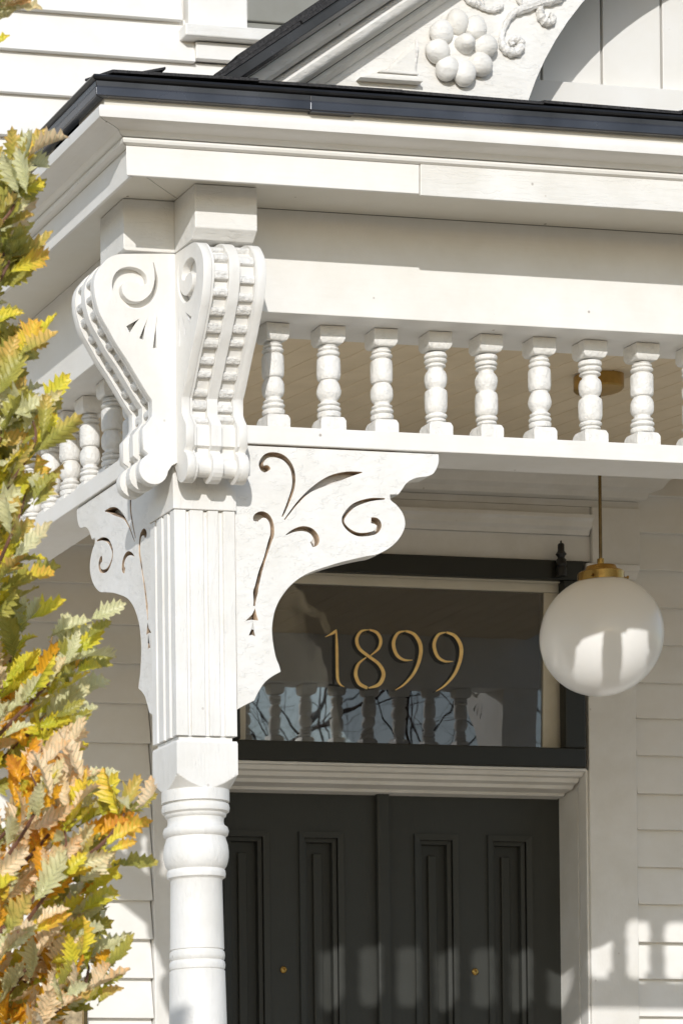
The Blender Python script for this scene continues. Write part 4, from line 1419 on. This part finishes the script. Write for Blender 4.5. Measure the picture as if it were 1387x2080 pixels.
MB().tube([(-1.63, -2.5, -0.05), (-1.61, -2.52, 0.6), (-1.64, -2.49, 1.4), (-1.58, -2.51, 2.2), (-1.54, -2.48, 3.0), (-1.50, -2.5, 3.9)], [0.05, 0.04, 0.032, 0.024, 0.015, 0.005], 10).build('trunk', M_BARK, tree, True)
twigs = [  # polyline in layout units (start is out on the trunk side), palette
    ([(-330, 1250), (-140, 1420), (-30, 1600), (15, 1700)], 'top'),
    ([(-344, 1212), (-154, 1382), (-44, 1562), (1, 1662)], 'top'),
    ([(-330, 1300), (-120, 1500), (-20, 1610), (0, 1670)], 'top'),
    ([(-344, 1262), (-134, 1462), (-34, 1572), (-14, 1632)], 'top'),
    ([(-330, 1050), (-120, 1370), (-10, 1520), (20, 1570)], 'top'),
    ([(-344, 1012), (-134, 1332), (-24, 1482), (6, 1532)], 'top'),
    ([(-330, 1000), (-110, 1290), (-20, 1480), (5, 1520)], 'top'),
    ([(-344, 962), (-124, 1252), (-34, 1442), (-9, 1482)], 'top'),
    ([(-330, 900), (-130, 1130), (-18, 1330), (2, 1410)], 'up'),
    ([(-344, 862), (-144, 1092), (-32, 1292), (-12, 1372)], 'up'),
    ([(-330, 850), (-120, 1100), (-28, 1250), (7, 1340)], 'up'),
    ([(-344, 812), (-134, 1062), (-42, 1212), (-7, 1302)], 'up'),
    ([(-330, 800), (-120, 1060), (-18, 1180), (12, 1260)], 'up'),
    ([(-344, 762), (-134, 1022), (-32, 1142), (-2, 1222)], 'up'),
    ([(-330, 650), (-100, 900), (-8, 1080), (27, 1160)], 'up'),
    ([(-344, 612), (-114, 862), (-22, 1042), (13, 1122)], 'up'),
    ([(-320, 560), (-74, 830), (-8, 1000), (32, 1080)], 'up'),
    ([(-334, 522), (-88, 792), (-22, 962), (18, 1042)], 'up'),
    ([(-300, 500), (-64, 780), (-8, 900), (37, 980)], 'up'),
    ([(-314, 462), (-78, 742), (-22, 862), (23, 942)], 'up'),
    ([(-260, 300), (-62, 560), (38, 690), (78, 790), (93, 850)], 'mid'),
    ([(-250, 250), (-42, 520), (68, 660), (128, 720), (163, 770)], 'mid'),
    ([(-240, 200), (-22, 470), (88, 600), (138, 650), (183, 690)], 'mid'),
    ([(-220, 100), (-2, 330), (98, 470), (128, 540), (148, 590)], 'mid'),
    ([(-200, 0), (26, 220), (106, 370), (156, 440), (186, 500)], 'low'),
    ([(-200, 30), (36, 250), (116, 330), (176, 390), (201, 410)], 'low'),
    ([(-180, -100), (56, 120), (136, 220), (186, 280), (211, 300)], 'low'),
    ([(-170, -150), (56, 60), (136, 160), (186, 210), (201, 225)], 'low'),
    ([(-150, -200), (66, -20), (136, 60), (176, 110), (191, 130)], 'low'),
    ([(-140, -260), (56, -90), (96, 0), (126, 40)], 'low'),
    ([(-260, 250), (-60, 470), (20, 620), (40, 740)], 'tan'),
    ([(-230, 130), (-30, 330), (60, 460), (90, 560)], 'tan'),
    ([(-200, -50), (-20, 150), (50, 290), (70, 400)], 'tan'),
    ([(-180, -200), (-10, 0), (60, 130), (80, 230)], 'tan'),
    ([(-140, -260), (0, -60), (70, 30), (100, 90)], 'tan'),
    ([(-260, 60), (-70, 260), (0, 400), (10, 480)], 'tan'),
    ([(-230, -100), (-60, 80), (0, 200), (20, 280)], 'tan'),
    ([(-350, 1700), (-120, 1900), (-50, 1975)], 'top'),
    ([(-364, 1662), (-134, 1862), (-64, 1937)], 'top'),
    ([(-300, 1500), (-120, 1560), (-2, 1590), (28, 1610)], 'top'),
    ([(-314, 1462), (-134, 1522), (-16, 1552), (14, 1572)], 'top'),
    ([(-300, 760), (-74, 980), (6, 1110), (26, 1190)], 'up'),
    ([(-314, 722), (-88, 942), (-8, 1072), (12, 1152)], 'up'),
    ([(-230, 60), (0, 280), (80, 400), (110, 470)], 'tan'),
    ([(-160, -240), (40, -20), (90, 60), (120, 130)], 'low'),
    ([(-120, -300), (20, -120), (50, -20)], 'tan'),
    ([(-250, 330), (-40, 540), (50, 640), (90, 720)], 'mid'),
]
PAL = {'top': [0, 0, 0, 1, 2, 0, 2, 4, 0], 'up': [0, 0, 1, 2, 0, 3, 2, 0, 1], 'mid': [0, 2, 1, 1, 0, 3, 2, 1, 3], 'low': [0, 1, 2, 0, 3, 4, 3, 1, 4], 'tan': [4, 3, 3, 4, 1, 2, 4, 3, 3]}
spots = []


# how far the crown reaches to the right at each height (layout units)
REACH = [(-60, 150), (0, 190), (80, 255), (180, 285), (240, 245), (320, 300), (390, 255), (520, 255), (580, 195), (660, 225), (770, 280), (870, 240), (925, 150), (960, 80), (1050, 84), (1170, 76), (1300, 104), (1440, 96), (1500, 70), (1560, 115), (1700, 124), (1790, 75), (1830, 25), (2200, 30)]


def reach(b):
    for (b0, a0), (b1, a1) in zip(REACH[:-1], REACH[1:]):
        if b0 <= b <= b1:
            return a0 + (a1 - a0) * (b - b0) / (b1 - b0)
    return 150


def add_leaf(p, d, nrm, L, mi):
    if p.z < 1.87 or p.x < -1.39:
        return
    for k in (0.0, 0.55, 1.0):
        q_ = p + d.normalized() * L * k
        if (q_.x + 1.268) / 0.000698 > reach((q_.z - 1.95) / 0.000658) + 4:
            return
    if mi in (3, 5):                     # turned leaves sit deeper in the crown
        p = p + Vector((0, 0.05, 0))
    x = d.normalized()
    z = (nrm - x * nrm.dot(x)).normalized()
    y = z.cross(x)
    M = Matrix((x, y, z)).transposed().to_4x4()
    spots.append((Matrix.Translation(p) @ M @ Matrix.Diagonal((L, L, L, 1)), mi, rl.randint(0, NV - 1)))


for pl, pal in twigs:
    dy0 = rl.uniform(-0.14, 0.14)
    q = smooth_path([lv(a, b, dy0 + 0.04 * math.sin(i * 2.1)) for i, (a, b) in enumerate(pl)], 8)
    base = Vector((-1.58, -2.5, q[0].z - 0.1))
    MB().tube([base] + q, [0.006] + [0.0034 * (1 - i / len(q)) + 0.0009 for i in range(len(q))], 6).build('branch', M_TWIG, tree, True)
    acc, nxt = 0, 0.0
    for i in range(len(q) - 1):
        seg = (q[i + 1] - q[i])
        acc += seg.length
        if q[i].x < -1.35 or q[i].z < 1.87:
            nxt = acc
            continue
        while nxt < acc:
            nxt += 0.0095
            p = q[i].lerp(q[i + 1], rl.random()) + Vector((rl.uniform(-.008, .008), rl.uniform(-.06, .06), rl.uniform(-.008, .008)))
            d = seg.normalized() * 0.6 + Vector((rl.uniform(-0.5, 1.1), rl.uniform(-0.7, 0.4), rl.uniform(-0.25, 0.75)))
            nrm = Vector((rl.uniform(-0.9, 0.4), rl.uniform(-1.0, 0.0), rl.uniform(-0.1, 1.0)))
            add_leaf(p, d, nrm, rl.choice((rl.uniform(0.038, 0.058), rl.uniform(0.05, 0.08))), rl.choice(PAL[pal]))
    for k in range(8):      # rosette at the tip
        d = seg.normalized() * 0.6 + Vector((rl.uniform(-0.3, 1.0), rl.uniform(-0.7, 0.4), rl.uniform(-0.5, 0.6)))
        nrm = Vector((rl.uniform(-0.9, 0.4), rl.uniform(-1.0, 0.0), rl.uniform(-0.1, 1.0)))
        add_leaf(q[-1] + Vector((0, rl.uniform(-.03, .03), 0)), d, nrm, rl.uniform(0.042, 0.074), rl.choice(PAL[pal]))
# sprigs at the edge of the crown
for b, a in [(770, 278), (840, 238), (520, 252), (390, 250), (320, 297), (180, 282), (90, 255), (660, 215), (930, 128), (1050, 112), (1300, 125), (1180, 100), (1560, 96), (1700, 104), (1640, 84), (1400, 96), (1240, 96), (450, 235), (250, 235), (1990, 30)]:
    for k in range(4):
        L = rl.uniform(0.042, 0.07)
        d = Vector((rl.uniform(0.6, 1.0), rl.uniform(-0.3, 0.3), rl.uniform(0.05, 0.6))).normalized()
        tip = lv(a - 16 * k - 4, b - rl.uniform(0, 26) * k, rl.uniform(-0.06, 0.06))
        nrm = Vector((rl.uniform(-0.9, 0.2), rl.uniform(-1.0, -0.3), rl.uniform(0.1, 1.0)))
        add_leaf(tip - d * L, d, nrm, L, rl.choice([0, 1, 2, 0, 2]))
# the nearest leaves are objects of their own, the ones behind them one mass of foliage
spots.sort(key=lambda a: a[0].translation.y)
for M, mi, k in spots[:298]:
    o = bpy.data.objects.new('leaf', LEAVES[mi, k])
    COL.objects.link(o)
    o.parent = tree
    o.matrix_local = Matrix.Translation(-Vector(tree.location)) @ M
rest = bpy.data.meshes.new('foliage')
vv, ff, uu, mm = [], [], [], []
for M, mi, k in spots[298:]:
    src = LM[k]
    n0 = len(vv)
    vv += [tuple(M @ v.co) for v in src.vertices]
    for p in src.polygons:
        ff.append(tuple(n0 + i for i in p.vertices))
        mm.append(mi)
        uu += [tuple(src.uv_layers[0].data[l].uv) for l in p.loop_indices]
rest.from_pydata(vv, [], ff)
for m_ in LEAFM:
    rest.materials.append(m_)
ul = rest.uv_layers.new(name='UVMap')
for i, u in enumerate(uu):
    ul.data[i].uv = u
for i, p in enumerate(rest.polygons):
    p.material_index = mm[i]
    p.use_smooth = True
o = link('foliage', rest, tree)
o['kind'] = 'stuff'
print('leaves', len(spots))

# ------------------------------------------------------------------ bare street trees across the road (seen in the glass)


def bare_tree(seed):
    rd = random.Random(seed)
    m = MB()

    def grow(p, d, L, r, lev):
        pts, rad = [p], [r]
        q = p
        for k in range(4):
            d = (d + Vector((rd.uniform(-.16, .16), rd.uniform(-.16, .16), rd.uniform(-.06, .12)))).normalized()
            q = q + d * L / 4
            pts.append(q)
            rad.append(r * (1 - 0.12 * (k + 1)))
        m.tube(pts, rad, 6 if lev < 2 else 4 if lev < 4 else 3)
        if lev >= 6:
            return
        for k in range(3 if lev < 4 else 2):
            a = rd.uniform(0, 6.28)
            s_ = d.orthogonal().normalized()
            side = Matrix.Rotation(a, 3, d) @ s_
            nd = (d * rd.uniform(0.6, 1.0) + side * rd.uniform(0.5, 0.9)).normalized()
            grow(pts[rd.choice((2, 3, 4, 4))], nd, L * rd.uniform(0.6, 0.82), rad[-1] * 0.68, lev + 1)
    grow(Vector((0, 0, 0)), Vector((0, 0, 1)), 2.6, 0.20, 0)
    return m.mesh('branches', M_BARK)


BT = [bare_tree(5), bare_tree(9), bare_tree(14)]
spots_ = [(7.6, -10.5, 1.0, 'nearest the porch'), (9.6, -12.0, 1.1, 'second from the porch'), (8.6, -15.0, 1.15, 'third from the porch'), (11.4, -14.2, 1.2, 'fourth from the porch'),
          (6.6, -13.2, 1.05, 'left of the others'), (13.0, -17.5, 1.25, 'far right of the row'), (10.2, -18.5, 1.3, 'farthest from the porch')]
for i, (x, y, s_, lab) in enumerate(spots_):
    t = thing('street_tree', (x, y, 0), 'bare street tree mirrored in the transom glass, ' + lab, 'tree', 'bare trees along the street')
    o = bpy.data.objects.new('branches', BT[i % 3])
    COL.objects.link(o)
    o.parent = t
    o.rotation_euler.z = i * 1.3
    o.scale = (s_, s_, s_)
